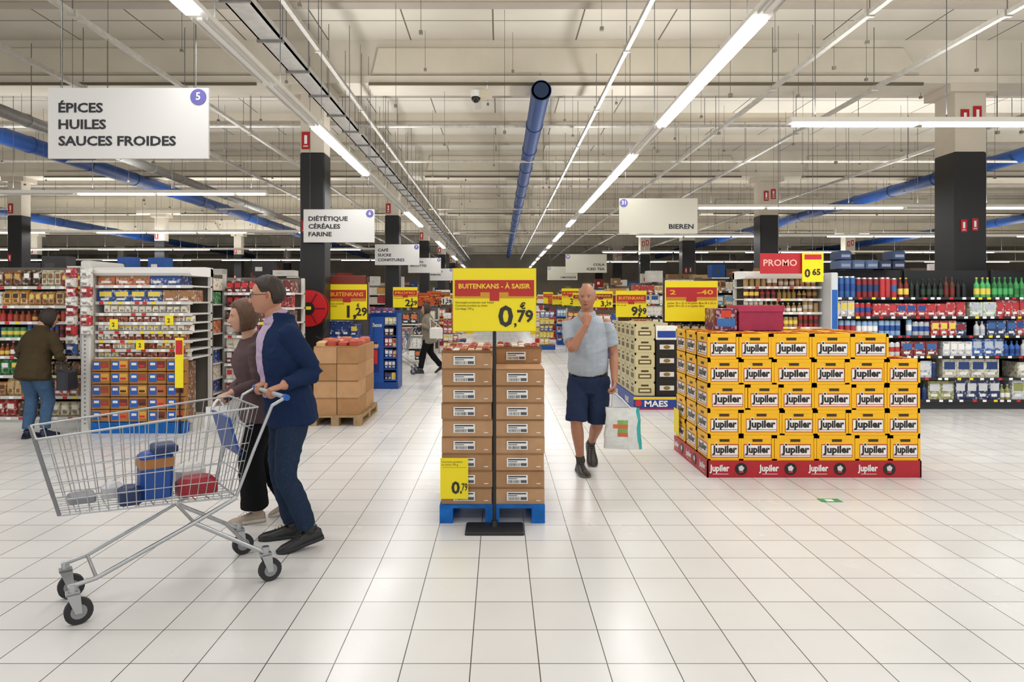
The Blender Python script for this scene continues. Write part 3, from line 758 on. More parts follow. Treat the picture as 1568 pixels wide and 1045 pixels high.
# ------------------------------------------------------------------ yellow beer crates
CY = H('#fbbe0a')
def crate(b, w_, d_, h_, col=CY, front=True, left=False, bottles=False, textc='Jupiler'):
    t = .018
    b.box(0.004, w_-.004, .004, .004+t, .008, h_-.03, 'painted_plastic', col)
    b.box(0.004, w_-.004, d_-.004-t, d_-.004, .008, h_-.03, 'painted_plastic', col)
    b.box(0.004, .004+t, .004, d_-.004, .008, h_-.03, 'painted_plastic', col)
    b.box(w_-.004-t, w_-.004, .004, d_-.004, .008, h_-.03, 'painted_plastic', col)
    b.box(.006, w_-.006, .006, d_-.006, .008, .03, 'painted_plastic', col)
    for (a0, a1, c0, c1) in ((0, w_, 0, .024), (0, w_, d_-.024, d_), (0, .024, 0, d_), (w_-.024, w_, 0, d_)):
        b.box(a0+.001, a1-.001, c0+.001, c1-.001, h_-.032, h_-.002, 'painted_plastic', col)
    for xx in (0.0, w_-.02): b.box(xx, xx+.02, -.001, .03, .0, h_-.03, 'painted_plastic', col)
    b.box(0, w_, -.001, .02, 0, .014, 'painted_plastic', col)
    def face(W):
        b.q(W*.5-.045, W*.5+.045, h_-.062, h_-.036, .0025, 'painted_plastic', H('#3a2a08'))
        b.box(W*.5-.055, W*.5+.055, -.002, .004, h_-.036, h_-.028, 'painted_plastic', col)
        lw = min(W*.84, .28)
        a = W/2-lw/2
        b.q(a, a+lw, .026, h_-.083, .002, 'plain_packaging', H('#b22a24'))
        b.q(a+.005, a+lw-.005, .05, h_-.092, .0015, 'plain_packaging', H('#f3efe8'))
        b.q(a+.005, a+lw-.005, .032, .044, .0015, 'plain_packaging', H('#f3efe8'))
        b.text(textc, W/2, .07, .0008, .088, H('#1c1416'), 'C', bold=.045, fitw=lw*.9)
        b.cyl((W/2-lw*.3, .0022, h_-.085), (W/2-lw*.3, .0005, h_-.085), .017, .017, 'plain_packaging', H('#f3efe8'), 10)
        b.q(W/2-lw*.3-.01, W/2-lw*.3+.01, h_-.094, h_-.077, .0, 'plain_packaging', H('#1c1416'))
    T0 = b.T
    if front: face(w_)
    if left:
        b.T = T0 @ Matrix.Translation((0, d_, 0)) @ Matrix.Rotation(-math.pi/2, 4, 'Z'); face(d_); b.T = T0
    if bottles:
        nx = max(3, round(w_/.075)); ny = max(3, round(d_/.075))
        for i in range(nx):
            for j in range(ny):
                x = .03+(w_-.06)*(i+.5)/nx; y = .03+(d_-.06)*(j+.5)/ny
                b.cyl((x, y, .03), (x, y, h_-.07), .026, .026, 'plain_packaging', H('#3a1c0a'), 7)
                b.cyl((x, y, h_-.07), (x, y, h_-.012), .02, .012, 'plain_packaging', H('#3a1c0a'), 6)
                b.cyl((x, y, h_-.012), (x, y, h_-.004), .014, .014, 'plain_packaging', H('#c9302c'), 6)
b = B(); rng = random.Random(6)
X0, Y0, CH = 1.885, 6.02, .2295
cols = [[.30, .30, .38, .37, .30, .27], [.30, .37, .30, .30, .35, .30], [.36, .30, .30, .36, .30, .30], [.30, .30, .36, .30, .36, .30], [.28, .29, .37, .37, .33]]
ZB = .15
for r_ in range(5):
    xx = X0; z = ZB+r_*CH
    for ci, cw in enumerate(cols[r_]):
        isl = (ci == 0)
        for j in range(3):
            yy = Y0+j*.37
            topv = r_ == 4 or (r_ == 3 and ci == 5)
            b.T = TR(xx+rng.uniform(-.003, .003), yy+rng.uniform(-.002, .004), z)
            crate(b, cw-.004, .365, CH, front=(j == 0), left=isl, bottles=topv)
        xx += cw
b.T = None
b.build('beer_crate_stack')
b = B()
bx0, bx1, by0, by1 = 1.87, 3.80, 6.0, 7.14
b.box(bx0, bx1, by0, by0+.012, 0, .152, 'plain_packaging', H('#b01826'))
b.box(bx0, bx0+.012, by0, by1, 0, .152, 'plain_packaging', H('#b01826'))
b.box(bx1-.012, bx1, by0, by1, 0, .152, 'plain_packaging', H('#b01826'))
b.box(bx0+.02, bx1-.02, by0+.02, by1, 0.02, .145, 'wood', H('#9c8260'))
def skirt(W):
    x = .02; k = 0
    while x < W-.2:
        b.text('Jupiler', x, .06, -.003, .08, WHITE, 'L', bold=.035, fitw=.18)
        b.q(x+.03, x+.17, .03, .036, -.003, 'plain_packaging', H('#e8c8c0'))
        if x+.3 < W:
            b.cyl((x+.285, -.001, .078), (x+.285, -.003, .078), .055, .055, 'plain_packaging', H('#151214'), 18)
            b.cyl((x+.285, -.0035, .085), (x+.285, -.0045, .085), .028, .028, 'plain_packaging', H('#d8d4d0'), 5)
            b.q(x+.265, x+.305, .045, .06, -.005, 'plain_packaging', RED)
        x += .445
b.T = TR(bx0, by0); skirt(bx1-bx0)
b.T = TR(bx0, by1, 0, -math.pi/2); skirt(by1-by0)
b.T = None
b.build('crate_pallet_skirt')
ZT = ZB+5*CH
b = B()
b.cbox(2.38, 2.82, 6.62, 6.95, ZT+.001, ZT+.235, 'plain_packaging', H('#a82850'), .004)
b.box(2.37, 2.83, 6.61, 6.96, ZT+.19, ZT+.25, 'plain_packaging', H('#b83058'))
b.build('pink_cardboard_box')
b = B()
b.cbox(2.14, 2.36, 6.62, 6.95, ZT+.001, ZT+.22, 'gloss_packaging', H('#7a1e4c'), .006)
b.q(2.16, 2.34, ZT+.04, ZT+.12, 6.617, 'plain_packaging', H('#3a78c0')); b.q(2.2, 2.3, ZT+.13, ZT+.2, 6.617, 'plain_packaging', H('#d8452c'))
b.build('printed_cardboard_box')
promo_board(1.80, 1.37, .575, .44, 7.25, ['Jupiler 24 x 25 cl of Jupiler Blue 24 x 25 cl', 'Jupiler 24 x 25 cl ou Jupiler Blue'], head='2      -40', price=('', ''), pole=0.02, name='freestanding_price_sign')
b = B(); b.cbox(1.95, 2.25, 7.17, 7.4, 0, .02, 'painted_plastic', BLACK, .005); b.build('sign_base_plate')
b = B(); b.box(1.852, 1.858, 6.9, 7.08, .2, .46, 'painted_plastic', YEL); b.box(1.858, 1.868, 6.98, 7.0, .4, .46, 'painted_plastic', YEL); b.build('yellow_price_card')

b = B(); rng = random.Random(16)
for r_ in range(5):
    for ci in range(2):
        for j in range(5):
            b.T = TR(1.98+ci*.3, 9.75+j*.37, .2+r_*.21)
            w_, d_, h_ = .296, .365, .208
            col = H('#c9be92')
            if ci == 1 and j == 0: continue
            b.cbox(0, w_, 0, d_, 0, h_-.02, 'painted_plastic', col, .012)
            b.box(.0, w_, .0, .02, h_-.03, h_, 'painted_plastic', col); b.box(0, .02, 0, d_, h_-.03, h_, 'painted_plastic', col)
            b.box(w_-.02, w_, 0, d_, h_-.03, h_, 'painted_plastic', col)
            if j == 0:
                b.q(.09, .2, h_-.07, h_-.045, -.002, 'painted_plastic', H('#3a3420')); b.q(.05, .24, .04, .11, -.002, 'painted_plastic', H('#5a4a2a')); b.q(.07, .22, .06, .09, -.003, 'painted_plastic', H('#d8cfa8'))
            if ci == 0:
                b.add([(-.002, .12, h_-.07), (-.002, .25, h_-.07), (-.002, .25, h_-.045), (-.002, .12, h_-.045)], [(0, 1, 2, 3)], 'painted_plastic', H('#3a3420'))
                b.add([(-.002, .08, .04), (-.002, .29, .04), (-.002, .29, .11), (-.002, .08, .11)], [(0, 1, 2, 3)], 'painted_plastic', H('#6a5a3a'))
b.T = None
b.build('beer_crate_stack')
b = B()
b.box(1.95, 2.62, 9.7, 11.6, 0, .19, 'plain_packaging', H('#1d3f94'))
b.q(1.95, 2.62, .15, .19, 9.698, 'plain_packaging', H('#e8c62a')); b.q(1.95, 2.62, 0, .02, 9.698, 'plain_packaging', H('#c8242b'))
b.text('MAES', 2.28, .05, 9.695, .12, WHITE, 'C', bold=.03, fitw=.34)
b.cyl((2.02, 9.699, .1), (2.02, 9.696, .1), .05, .05, 'plain_packaging', H('#c8242b'), 14)
b.T = TR(1.95, 11.6, 0, -math.pi/2); b.text('MAES', .5, .05, -.003, .12, WHITE, 'C', bold=.03); b.text('MAES', 1.4, .05, -.003, .12, WHITE, 'C', bold=.03); b.T = None
b.build('crate_pallet_skirt')
b = B()
b.box(2.29, 2.6, 9.74, 9.98, .2, 1.02, 'plain_packaging', H('#16181c'))
for i in range(4):
    z = .22+i*.2
    b.q(2.3, 2.59, z, z+.18, 9.738, 'plain_packaging', H('#101014')); b.q(2.34, 2.55, z+.06, z+.13, 9.736, 'plain_packaging', H('#d8d6d2'))
    b.ell((2.445, 9.735, z+.095), (.05, .003, .028), 'plain_packaging', H('#8a6a1c'))
b.box(2.29, 2.6, 9.75, 9.95, 1.02, 1.22, 'plain_packaging', WHITE); b.q(2.31, 2.58, 1.05, 1.15, 9.748, 'plain_packaging', H('#1d3f94'))
b.build('drink_pack_stack')
promo_board(2.2, 1.28, .58, .5, 12.6, ['Bier per bak'], head='BUITENKANS', price=('9', '99'), pole=0, name='freestanding_price_sign')
rng = random.Random(30)
for k, (x, y, c) in enumerate(((1.55, 21.5, '#1d4f9e'), (1.6, 25, '#c8242b'), (-1.45, 20, '#c8242b'), (-1.5, 24.6, '#1d4f9e'), (1.7, 31, '#f2d21e'), (-1.5, 32, '#f2d21e'))):
    b = B()
    b.cbox(x-.25, x+.25, y, y+.5, 0, .15, 'plain_packaging', H(c), .01)
    for i in range(5):
        fill(b, x-.24, x+.24, y, .17+i*.22, .2, [c, '#f4f1ea', '#f2d21e'], ['box'], rng, (.1, .16), .4)
        b.box(x-.24, x+.24, y+.02, y+.45, .15+i*.22, .17+i*.22, 'corrugated_cardboard', CARD)
    b.build('promotional_pallet_display')
b = B(); b.box(2.55, 2.72, 5.27, 5.36, 0, .002, 'painted_plastic', H('#2f9a5a'))
b.box(2.6, 2.66, 5.29, 5.34, .002, .003, 'painted_plastic', WHITE); b.build('floor_sticker')

# ------------------------------------------------------------------ shopping cart
def cart(ox, oy, ang, items=True, wire=.0026):
    CW = H('#b4b6b8')
    T = TR(ox, oy, 0, ang)
    b = B(); b.T = T
    m = 'chrome_wire'
    def tube(pts, r=.011, col=CW, n=8): b.path([Vector(p) for p in pts], r, m, col, n); [b.ell(p, (r, r, r), m, col, 6, 4) for p in pts[1:-1]]
    def top(x, s): t = (x+.42)/1.02; return (x, s*(.27-.05*t), 1.0-.06*t)
    def bot(x, s): t = (x+.32)/.82; return (x, s*(.21-.03*t), .50+.05*t)
    for s in (-1, 1):
        tube([top(-.42, s), top(.6, s)], .006)
        tube([bot(-.32, s), bot(.5, s)], .005)
        N = 20
        for i in range(N+1):
            t = i/N
            p = Vector(top(-.42+1.02*t, s)); q_ = Vector(bot(-.32+.82*t, s)); b.cyl(p, q_, wire, wire, m, CW, 5)
        for f in (.2, .4, .6, .8, .93):
            b.cyl(Vector(top(-.42, s)).lerp(Vector(bot(-.32, s)), f), Vector(top(.6, s)).lerp(Vector(bot(.5, s)), f), wire*1.1, wire*1.1, m, CW, 5)
    tube([top(.6, -1), top(.6, 1)], .006); tube([top(-.42, -1), top(-.42, 1)], .006); tube([bot(.5, -1), bot(.5, 1)], .005); tube([bot(-.32, -1), bot(-.32, 1)], .005)
    for i in range(9):
        f = i/8
        b.cyl(Vector(top(.6, -1)).lerp(Vector(top(.6, 1)), f), Vector(bot(.5, -1)).lerp(Vector(bot(.5, 1)), f), wire, wire, m, CW, 5)
        b.cyl(Vector(top(-.42, -1)).lerp(Vector(top(-.42, 1)), f), Vector(bot(-.32, -1)).lerp(Vector(bot(-.32, 1)), f), wire, wire, m, CW, 5)
        b.cyl(Vector(bot(-.32, -1)).lerp(Vector(bot(-.32, 1)), f), Vector(bot(.5, -1)).lerp(Vector(bot(.5, 1)), f), wire, wire, m, CW, 5)
    for i in range(1, 12):
        t = i/12; b.cyl(bot(-.32+.82*t, -1), bot(-.32+.82*t, 1), wire, wire, m, CW, 5)
    for f in (.25, .5, .75):
        b.cyl(Vector(top(.6, -1)).lerp(Vector(bot(.5, -1)), f), Vector(top(.6, 1)).lerp(Vector(bot(.5, 1)), f), wire, wire, m, CW, 5)
        b.cyl(Vector(top(-.42, -1)).lerp(Vector(bot(-.32, -1)), f), Vector(top(-.42, 1)).lerp(Vector(bot(-.32, 1)), f), wire, wire, m, CW, 5)
    for s in (-1, 1): b.cyl(Vector(top(.605, s)), Vector(bot(.505, s)), .009, .009, 'black_rubber', H('#7a7a7c'), 6)
    for s in (-1, 1): tube([bot(-.32, s), (-.40, s*.255, .75), (-.5, s*.27, 1.0), (-.58, s*.27, 1.04)], .010)
    b.cyl((-.58, -.28, 1.04), (-.58, .28, 1.04), .013, .013, 'painted_plastic', H('#a8acb0'), 12)
    for s in (-1, 1): b.cyl((-.58, s*.29, 1.04), (-.58, s*.25, 1.04), .018, .018, 'painted_plastic', BLUE, 12)
    b.add([(-.36, -.17, .72), (-.36, .17, .72), (-.3, .17, .94), (-.3, -.17, .94), (-.345, -.17, .72), (-.345, .17, .72), (-.285, .17, .94), (-.285, -.17, .94)],
          [(0, 1, 2, 3), (7, 6, 5, 4), (0, 4, 5, 1), (1, 5, 6, 2), (2, 6, 7, 3), (3, 7, 4, 0)], 'painted_plastic', H('#1c4690'))
    for s in (-1, 1):
        tube([(.47, s*.18, .19), (.35, s*.19, .21), (-.1, s*.215, .40), (-.32, s*.225, .50)], .012)
        tube([(-.46, s*.25, .17), (-.38, s*.245, .22), (-.1, s*.215, .40)], .012)
    tube([(.35, -.19, .21), (.35, .19, .21)], .009); tube([(-.1, -.215, .40), (-.1, .215, .40)], .009); tube([(-.38, -.245, .22), (-.38, .245, .22)], .009)
    for (x, y) in ((.45, .18), (.45, -.18), (-.47, .25), (-.47, -.25)):
        b.cyl((x, y, .15), (x, y, .2), .02, .02, m, CW, 10)
        b.add([(x-.03, y-.022, .16), (x+.03, y-.022, .16), (x-.01, y-.022, .055), (x-.04, y-.022, .055)], [(0, 1, 2, 3)], m, CW)
        b.add([(x-.03, y+.022, .16), (x+.03, y+.022, .16), (x-.01, y+.022, .055), (x-.04, y+.022, .055)], [(3, 2, 1, 0)], m, CW)
        b.box(x-.03, x+.03, y-.022, y+.022, .15, .165, m, CW)
        b.cyl((x-.025, y-.016, .064), (x-.025, y+.016, .064), .063, .063, 'black_rubber', H('#2a2a2c'), 20)
        b.cyl((x-.025, y-.018, .064), (x-.025, y+.018, .064), .036, .036, 'painted_plastic', H('#8a8a8c'), 16)
    ob = b.build('shopping_cart')
    if items:
        g = B(); g.T = T
        g.cbox(-.02, .14, -.02, .12, .535, .78, 'plain_packaging', H('#1a4c9a'), .02)
        g.q(0, .12, .6, .68, -.023, 'plain_packaging', H('#e8b52a'))
        g.box(-.022, .142, -.022, .122, .70, .75, 'plain_packaging', H('#a8703a'))
        g.cbox(-.04, .08, .0, .14, .78, .82, 'plain_packaging', H('#22335c'), .01)
        g.cbox(.14, .24, .02, .16, .535, .62, 'plain_packaging', H('#22335c'), .02)
        g.cbox(-.24, -.04, 0.02, .17, .53, .62, 'plain_packaging', H('#98202a'), .025)
        g.cbox(-.22, -.06, -.14, 0, .53, .66, 'plain_packaging', H('#e0deda'), .03)
        g.cbox(.2, .3, -.1, .0, .545, .62, 'plain_packaging', H('#c8c8cc'), .02)
        g.cbox(.33, .45, -.12, .02, .548, .585, 'plain_packaging', H('#8a8a90'), .01)
        g.build('cart_groceries', parent=ob)
    return ob
CA = math.atan2(-.55, -.71)
cart(-1.855, 3.695, CA)
cart(-2.35, 14.58, math.pi, items=True, wire=.004)

# ------------------------------------------------------------------ people
def V(*a): return Vector(a)
def loft_geo(P, ref, n=20, sub=3, dome=(1, 1)):
    P = [(Vector(p[0]), p[1], p[2] if len(p) > 2 else p[1]) for p in P]
    if sub > 1 and len(P) > 2:
        Q = []
        for i in range(len(P)-1):
            a = P[max(i-1, 0)]; b_ = P[i]; c = P[i+1]; d = P[min(i+2, len(P)-1)]
            for k in range(sub):
                t = k/sub
                def cr(p0, p1, p2, p3): return .5*((2*p1)+(p2-p0)*t+(2*p0-5*p1+4*p2-p3)*t*t+(3*p1-p0-3*p2+p3)*t**3)
                Q.append((cr(a[0], b_[0], c[0], d[0]), max(.002, cr(a[1], b_[1], c[1], d[1])), max(.002, cr(a[2], b_[2], c[2], d[2]))))
        Q.append(P[-1]); P = Q
    ref = Vector(ref)
    rings = []
    N = len(P)
    def tang(i):
        a = P[max(i-1, 0)][0]; c = P[min(i+1, N-1)][0]; return (c-a).normalized()
    def ring(p, t, rx, ry):
        s = ref-t*ref.dot(t)
        if s.length < 1e-3: s = t.orthogonal()
        s.normalize(); o = t.cross(s)
        return [p+s*(rx*math.cos(2*math.pi*k/n))+o*(ry*math.sin(2*math.pi*k/n)) for k in range(n)]
    t0 = tang(0); r0 = min(P[0][1], P[0][2])*dome[0]
    for a in (80, 50, 25):
        a = math.radians(a); rings.append(ring(P[0][0]-t0*r0*math.sin(a), t0, P[0][1]*math.cos(a), P[0][2]*math.cos(a)))
    for i in range(N): rings.append(ring(P[i][0], tang(i), P[i][1], P[i][2]))
    t1 = tang(N-1); r1 = min(P[-1][1], P[-1][2])*dome[1]
    for a in (25, 50, 80):
        a = math.radians(a); rings.append(ring(P[-1][0]+t1*r1*math.sin(a), t1, P[-1][1]*math.cos(a), P[-1][2]*math.cos(a)))
    vs = [v for r_ in rings for v in r_]; fs = []
    for j in range(len(rings)-1):
        for i in range(n):
            k = (i+1) % n; fs.append((j*n+i, j*n+k, (j+1)*n+k, (j+1)*n+i))
    fs.append(tuple(reversed(range(n)))); fs.append(tuple(range((len(rings)-1)*n, len(rings)*n)))
    return vs, fs

class Fig:
    def __init__(s, name, groups, voxel=.006):
        s.name = name; s.g = groups; s.vx = voxel; s.parts = []; s.raw = B()
    def loft(s, grp, P, ref, raw=False, **k):
        vs, fs = loft_geo(P, ref, **k)
        if raw: s.raw.add(vs, fs, *s.g[grp], True)
        else: s.parts.append((grp, vs, fs))
    def hand(s, w, d, nrm, ts, curl=(25, 30, 20), sc=1., grp='skin', spread=1., thumb=25):
        d = Vector(d).normalized(); nrm = Vector(nrm); nrm = (nrm-d*nrm.dot(d)).normalized(); ts = Vector(ts); ts = (ts-d*ts.dot(d)-nrm*ts.dot(nrm)).normalized()
        w = Vector(w)
        s.loft(grp, [(w-d*.02*sc, .026*sc, .020*sc), (w+d*.02*sc, .033*sc, .018*sc), (w+d*.055*sc, .041*sc, .016*sc), (w+d*.085*sc, .040*sc, .012*sc)], ts, raw=True, n=14, dome=(.6, .8))
        L = [.070, .078, .072, .056]
        for i in range(4):
            p = w+d*(.082-.004*abs(i-1.2))*sc+ts*(.030-.0202*i)*sc; dr = d.copy()
            dr = (dr+ts*(.06-.05*i)*spread).normalized()
            ax = dr.cross(nrm).normalized(); P = [(p-dr*.015*sc, .0095*sc), (p, .0095*sc)]
            cur = dr
            for j, fr in enumerate((.45, .31, .24)):
                cur = Matrix.Rotation(math.radians(curl[j]*(1+.06*i)), 3, ax) @ cur
                p = p+cur*L[i]*fr*sc; P.append((p, (.0088, .0080, .0068)[j]*sc))
            s.loft(grp, P, ts, raw=True, n=10, sub=2)
        p = w+d*.018*sc+ts*.022*sc
        dr = (ts*.75+d*.75+nrm*.25).normalized(); P = [(p, .014*sc)]
        ax = dr.cross(nrm).normalized()
        for j, l in enumerate((.038, .03, .026)):
            p = p+dr*l*sc; P.append((p, (.0115, .0098, .008)[j]*sc))
            dr = (Matrix.Rotation(math.radians(thumb), 3, ax) @ dr + d*.15).normalized()
        s.loft(grp, P, nrm, raw=True, n=10, sub=2)
    def arm(s, sh, el, wr, hd, hn, hts, sleeve='jacket', short=False, r=1., curl=(25, 30, 20), sc=1., ref=(0, 0, 1), thumb=25, hand=True):
        sh, el, wr = Vector(sh), Vector(el), Vector(wr)
        if short:
            s.loft('skin', [(sh, .045*r), (sh.lerp(el, .5), .046*r), (el, .040*r), (el.lerp(wr, .3), .041*r), (el.lerp(wr, .7), .033*r), (wr, .027*r, .024*r)], ref)
            s.loft(sleeve, [(sh+V(0, 0, -.012), .052*r), (sh.lerp(el, .2)+V(0, 0, -.005), .059*r), (sh.lerp(el, .45), .062*r), (sh.lerp(el, .72), .066*r)], ref, dome=(.9, .1))
        else:
            s.loft('skin', [(el.lerp(wr, .6), .03*r), (wr, .027*r, .024*r)], ref)
            s.loft(sleeve, [(sh+V(0, 0, -.003), .063*r), (sh.lerp(el, .2), .067*r), (sh.lerp(el, .5), .064*r), (el, .056*r), (el.lerp(wr, .4), .052*r), (el.lerp(wr, .93), .040*r)], ref, dome=(.9, .1))
        if hand: s.hand(wr, hd, hn, hts, curl, sc, thumb=thumb)
    def shoe(s, ank, toe, up=(0, 0, 1), col='shoe', sole='sole', sc=1.):
        f = Vector(toe).normalized(); u = Vector(up); u = (u-f*u.dot(f)).normalized(); sd = f.cross(u)
        o = Vector(ank)-u*.085*sc
        sec = [(-.075, .022, .06), (-.06, .034, .078), (-.02, .038, .088), (.03, .037, .082), (.08, .042, .062), (.13, .047, .05), (.17, .043, .042), (.195, .028, .032), (.203, .012, .024)]
        for (g_, z0, z1, ex) in ((col, .012, None, 0), (sole, 0, .022, .004)):
            vs = []; fs = []
            prof = [(-.92, 0), (-1, .18), (-.96, .45), (-.72, .8), (-.35, .97), (0, 1), (.35, .97), (.72, .8), (.96, .45), (1, .18), (.92, 0)]
            for (x, w_, h_) in sec:
                x *= sc; w_ = w_*sc+ex; h_ *= sc
                for (a, c) in prof:
                    if z1 is None: vs.append(o+f*x+sd*(a*w_)+u*(z0+c*(h_-z0)))
                    else: vs.append(o+f*(x+ex*(1 if x > 0 else -1))+sd*(math.copysign(min(1, abs(a)*1.2), a)*w_)+u*(z1 if .3 < c else z1*min(1, c*3)))
            n = len(prof)
            for j in range(len(sec)-1):
                for i in range(n):
                    k = (i+1) % n; fs.append((j*n+i, j*n+k, (j+1)*n+k, (j+1)*n+i))
            fs.append(tuple(range(n))); fs.append(tuple(reversed(range((len(sec)-1)*n, len(sec)*n))))
            s.raw.add(vs, fs, *s.g[g_], True)
        s.loft(col, [(o+u*.06*sc-f*.01, .036*sc, .045*sc), (o+u*.1*sc-f*.015, .036*sc, .043*sc)], sd, raw=True, n=14, dome=(.5, .15))
        for k in range(4):
            p = o+f*(.045+.02*k)*sc+u*(.083-.0085*k)*sc
            s.raw.cyl(p-sd*.018*sc, p+sd*.018*sc, .003, .003, *s.g[sole], 5)
    def head(s, c, f, tilt=(0, 0, 1), sc=1., hair=None, hairt=.014, glasses=False, brow='#4a3828', lips='#a8685c'):
        f = Vector(f).normalized(); u = Vector(tilt); u = (u-f*u.dot(f)).normalized(); sd = f.cross(u)
        M = Matrix(((sd.x, f.x, u.x), (sd.y, f.y, u.y), (sd.z, f.z, u.z))); c = Vector(c)
        def shape(d):
            x, y, z = d
            px, py, pz = .076*x, .097*y, .118*z
            if z < 0:
                t = -z
                px *= 1-.24*t*t
                if y < 0: py *= 1-.3*t
                else: py += .034*(t**1.6)*(min(1, y*2.2))*(1-.3*abs(x))
            else: px *= 1+.04*z; py *= 1+.03*z
            if y > 0:
                ax = abs(px)
                if pz > -.05:
                    pr = max(0, min(1, (.016-pz)/.046)) if pz > -.032 else max(0, 1-(-.032-pz)/.014)
                    wd = .0085+.007*pr
                    py += .027*(pr**1.1)*math.exp(-(px/wd)**2)
                py -= .009*math.exp(-((ax-.031)/.015)**2-((pz-.003)/.013)**2)
                py += .005*math.exp(-((ax-.028)/.022)**2-((pz-.024)/.008)**2)
                py += .006*math.exp(-(px/.021)**2-((pz+.063)/.009)**2)
                py -= .003*math.exp(-(px/.024)**2-((pz+.079)/.006)**2)
                py += .007*math.exp(-(px/.022)**2-((pz+.1)/.014)**2)
                py += .004*math.exp(-((ax-.042)/.016)**2-((pz+.022)/.02)**2)
            return Vector((px, py, pz))
        nl, nm = 72, 60
        vs = []; dirs = []; fs = []
        for j in range(nm+1):
            ph = math.pi*j/nm
            for i in range(nl):
                t = 2*math.pi*i/nl
                d = (math.sin(ph)*math.cos(t), math.sin(ph)*math.sin(t), math.cos(ph)); dirs.append(d); vs.append(shape(d))
        for j in range(nm):
            for i in range(nl):
                k = (i+1) % nl; fs.append((j*nl+i, (j+1)*nl+i, (j+1)*nl+k, j*nl+k))
        W = lambda p: c+M @ (Vector(p)*sc)
        s.raw.add([W(v) for v in vs], fs, *s.g['skin'], True)
        def surf(x, z):
            best = min((v for v in vs if v.y > 0.02), key=lambda v: (v.x-x)**2+(v.z-z)**2); return best.y
        Ms = M
        for sgn in (-1, 1):
            y = surf(sgn*.031, .003)
            s.raw.ell(W((sgn*.031, y-.003, .003)), (.0125*sc, .0075*sc, .0060*sc), 'skin', H('#d8d0c6'), 12, 8, Ms)
            s.raw.ell(W((sgn*.031, y+.0026, .003)), (.0056*sc, .003*sc, .0056*sc), 'glass_dark', H('#2a1c14'), 10, 6, Ms)
            s.raw.ell(W((sgn*.031, y-.001, .0088)), (.0145*sc, .0078*sc, .0032*sc), *s.g['skin'], 12, 6, Ms)
            s.raw.ell(W((sgn*.030, surf(sgn*.030, .022)+.0005, .022)), (.016*sc, .004*sc, .0034*sc), 'hair', H(brow), 10, 6, Ms)
            rt = M @ Matrix.Rotation(sgn*.3, 3, 'Z')
            s.raw.ell(W((sgn*.078, -.008, -.006)), (.007*sc, .018*sc, .031*sc), *s.g['skin'], 12, 8, rt)
            s.raw.ell(W((sgn*.083, -.002, -.003)), (.004*sc, .010*sc, .019*sc), 'skin', H('#9a5c48'), 10, 6, rt)
            s.raw.ell(W((sgn*.009, surf(sgn*.009, -.038)-.001, -.038)), (.006*sc, .006*sc, .005*sc), *s.g['skin'], 8, 6, Ms)
        y = surf(0, -.063)
        s.raw.ell(W((0, y-.001, -.060)), (.022*sc, .004*sc, .0038*sc), 'skin', H(lips), 12, 6, Ms)
        s.raw.ell(W((0, y-.001, -.067)), (.019*sc, .0045*sc, .0042*sc), 'skin', H(lips), 12, 6, Ms)
        s.raw.ell(W((0, y+.0015, -.0634)), (.020*sc, .0025*sc, .0012*sc), 'skin', H('#3a1c18'), 12, 6, Ms)
        if glasses:
            gc = H('#1c1a1c')
            for sgn in (-1, 1):
                pts = []
                for k in range(15):
                    t = 2*math.pi*k/14
                    pts.append(W((sgn*.032+.021*math.cos(t), .103, .002+.016*math.sin(t))))
                s.raw.path(pts, .0018, 'painted_plastic', gc, 5)
                s.raw.cyl(W((sgn*.053, .102, .008)), W((sgn*.08, -.0, .006)), .002, .002, 'painted_plastic', gc, 5)
            s.raw.cyl(W((-.012, .104, .006)), W((.012, .104, .006)), .0018, .0018, 'painted_plastic', gc, 5)
        if hair:
            hv = []
            for v, d in zip(vs, dirs):
                m_ = hair(v, d); m_ = max(-1, min(1, m_))
                dd = Vector(d)
                nz = noise.noise(Vector((v.x*60, v.y*60, v.z*12)))*.004 if m_ > .3 else 0
                hv.append(W(v+dd*(hairt*m_*(1 if m_ > 0 else .6)+nz)))
            s.raw.add(hv, fs, *s.g['hair'], True)
        return M
    def finish(s, recol=None, wr=.004):
        vs = []; fs = []
        grp = {}
        for (g_, v, f) in s.parts:
            o = len(vs); vs += v; fs += [tuple(i+o for i in q_) for q_ in f]
            gv, gf = grp.setdefault(g_, ([], [])); o = len(gv); gv += v; gf += [tuple(i+o for i in q_) for q_ in f]
        me = bpy.data.meshes.new('tmp'); me.from_pydata([tuple(v) for v in vs], [], fs); me.update()
        ob = bpy.data.objects.new('tmp', me); COLL.objects.link(ob)
        md = ob.modifiers.new('r', 'REMESH'); md.mode = 'VOXEL'; md.voxel_size = s.vx; md.use_smooth_shade = True
        sm = ob.modifiers.new('s', 'SMOOTH'); sm.factor = .5; sm.iterations = 3
        dg = bpy.context.evaluated_depsgraph_get(); ev = ob.evaluated_get(dg); m2 = ev.to_mesh()
        bv = {g_: BVHTree.FromPolygons(gv, gf) for g_, (gv, gf) in grp.items()}
        P = [v.co.copy() for v in m2.vertices]; Nn = [v.normal.copy() for v in m2.vertices]
        polys = [tuple(p.vertices) for p in m2.polygons]; cen = [(p.center.copy(), p.normal.copy()) for p in m2.polygons]
        ev.to_mesh_clear(); bpy.data.objects.remove(ob)
        pg = []
        cloth = [False]*len(P)
        for f, (c, n_) in zip(polys, cen):
            best = None; bd = 9
            for g_, t in bv.items():
                d = t.find_nearest(c)[3]
                if d is None: continue
                if d < bd: bd = d; best = g_
            if recol: best = recol(c, n_, best) or best
            pg.append(best)
            if s.g[best][0] in ('fabric', 'denim'):
                for i in f: cloth[i] = True
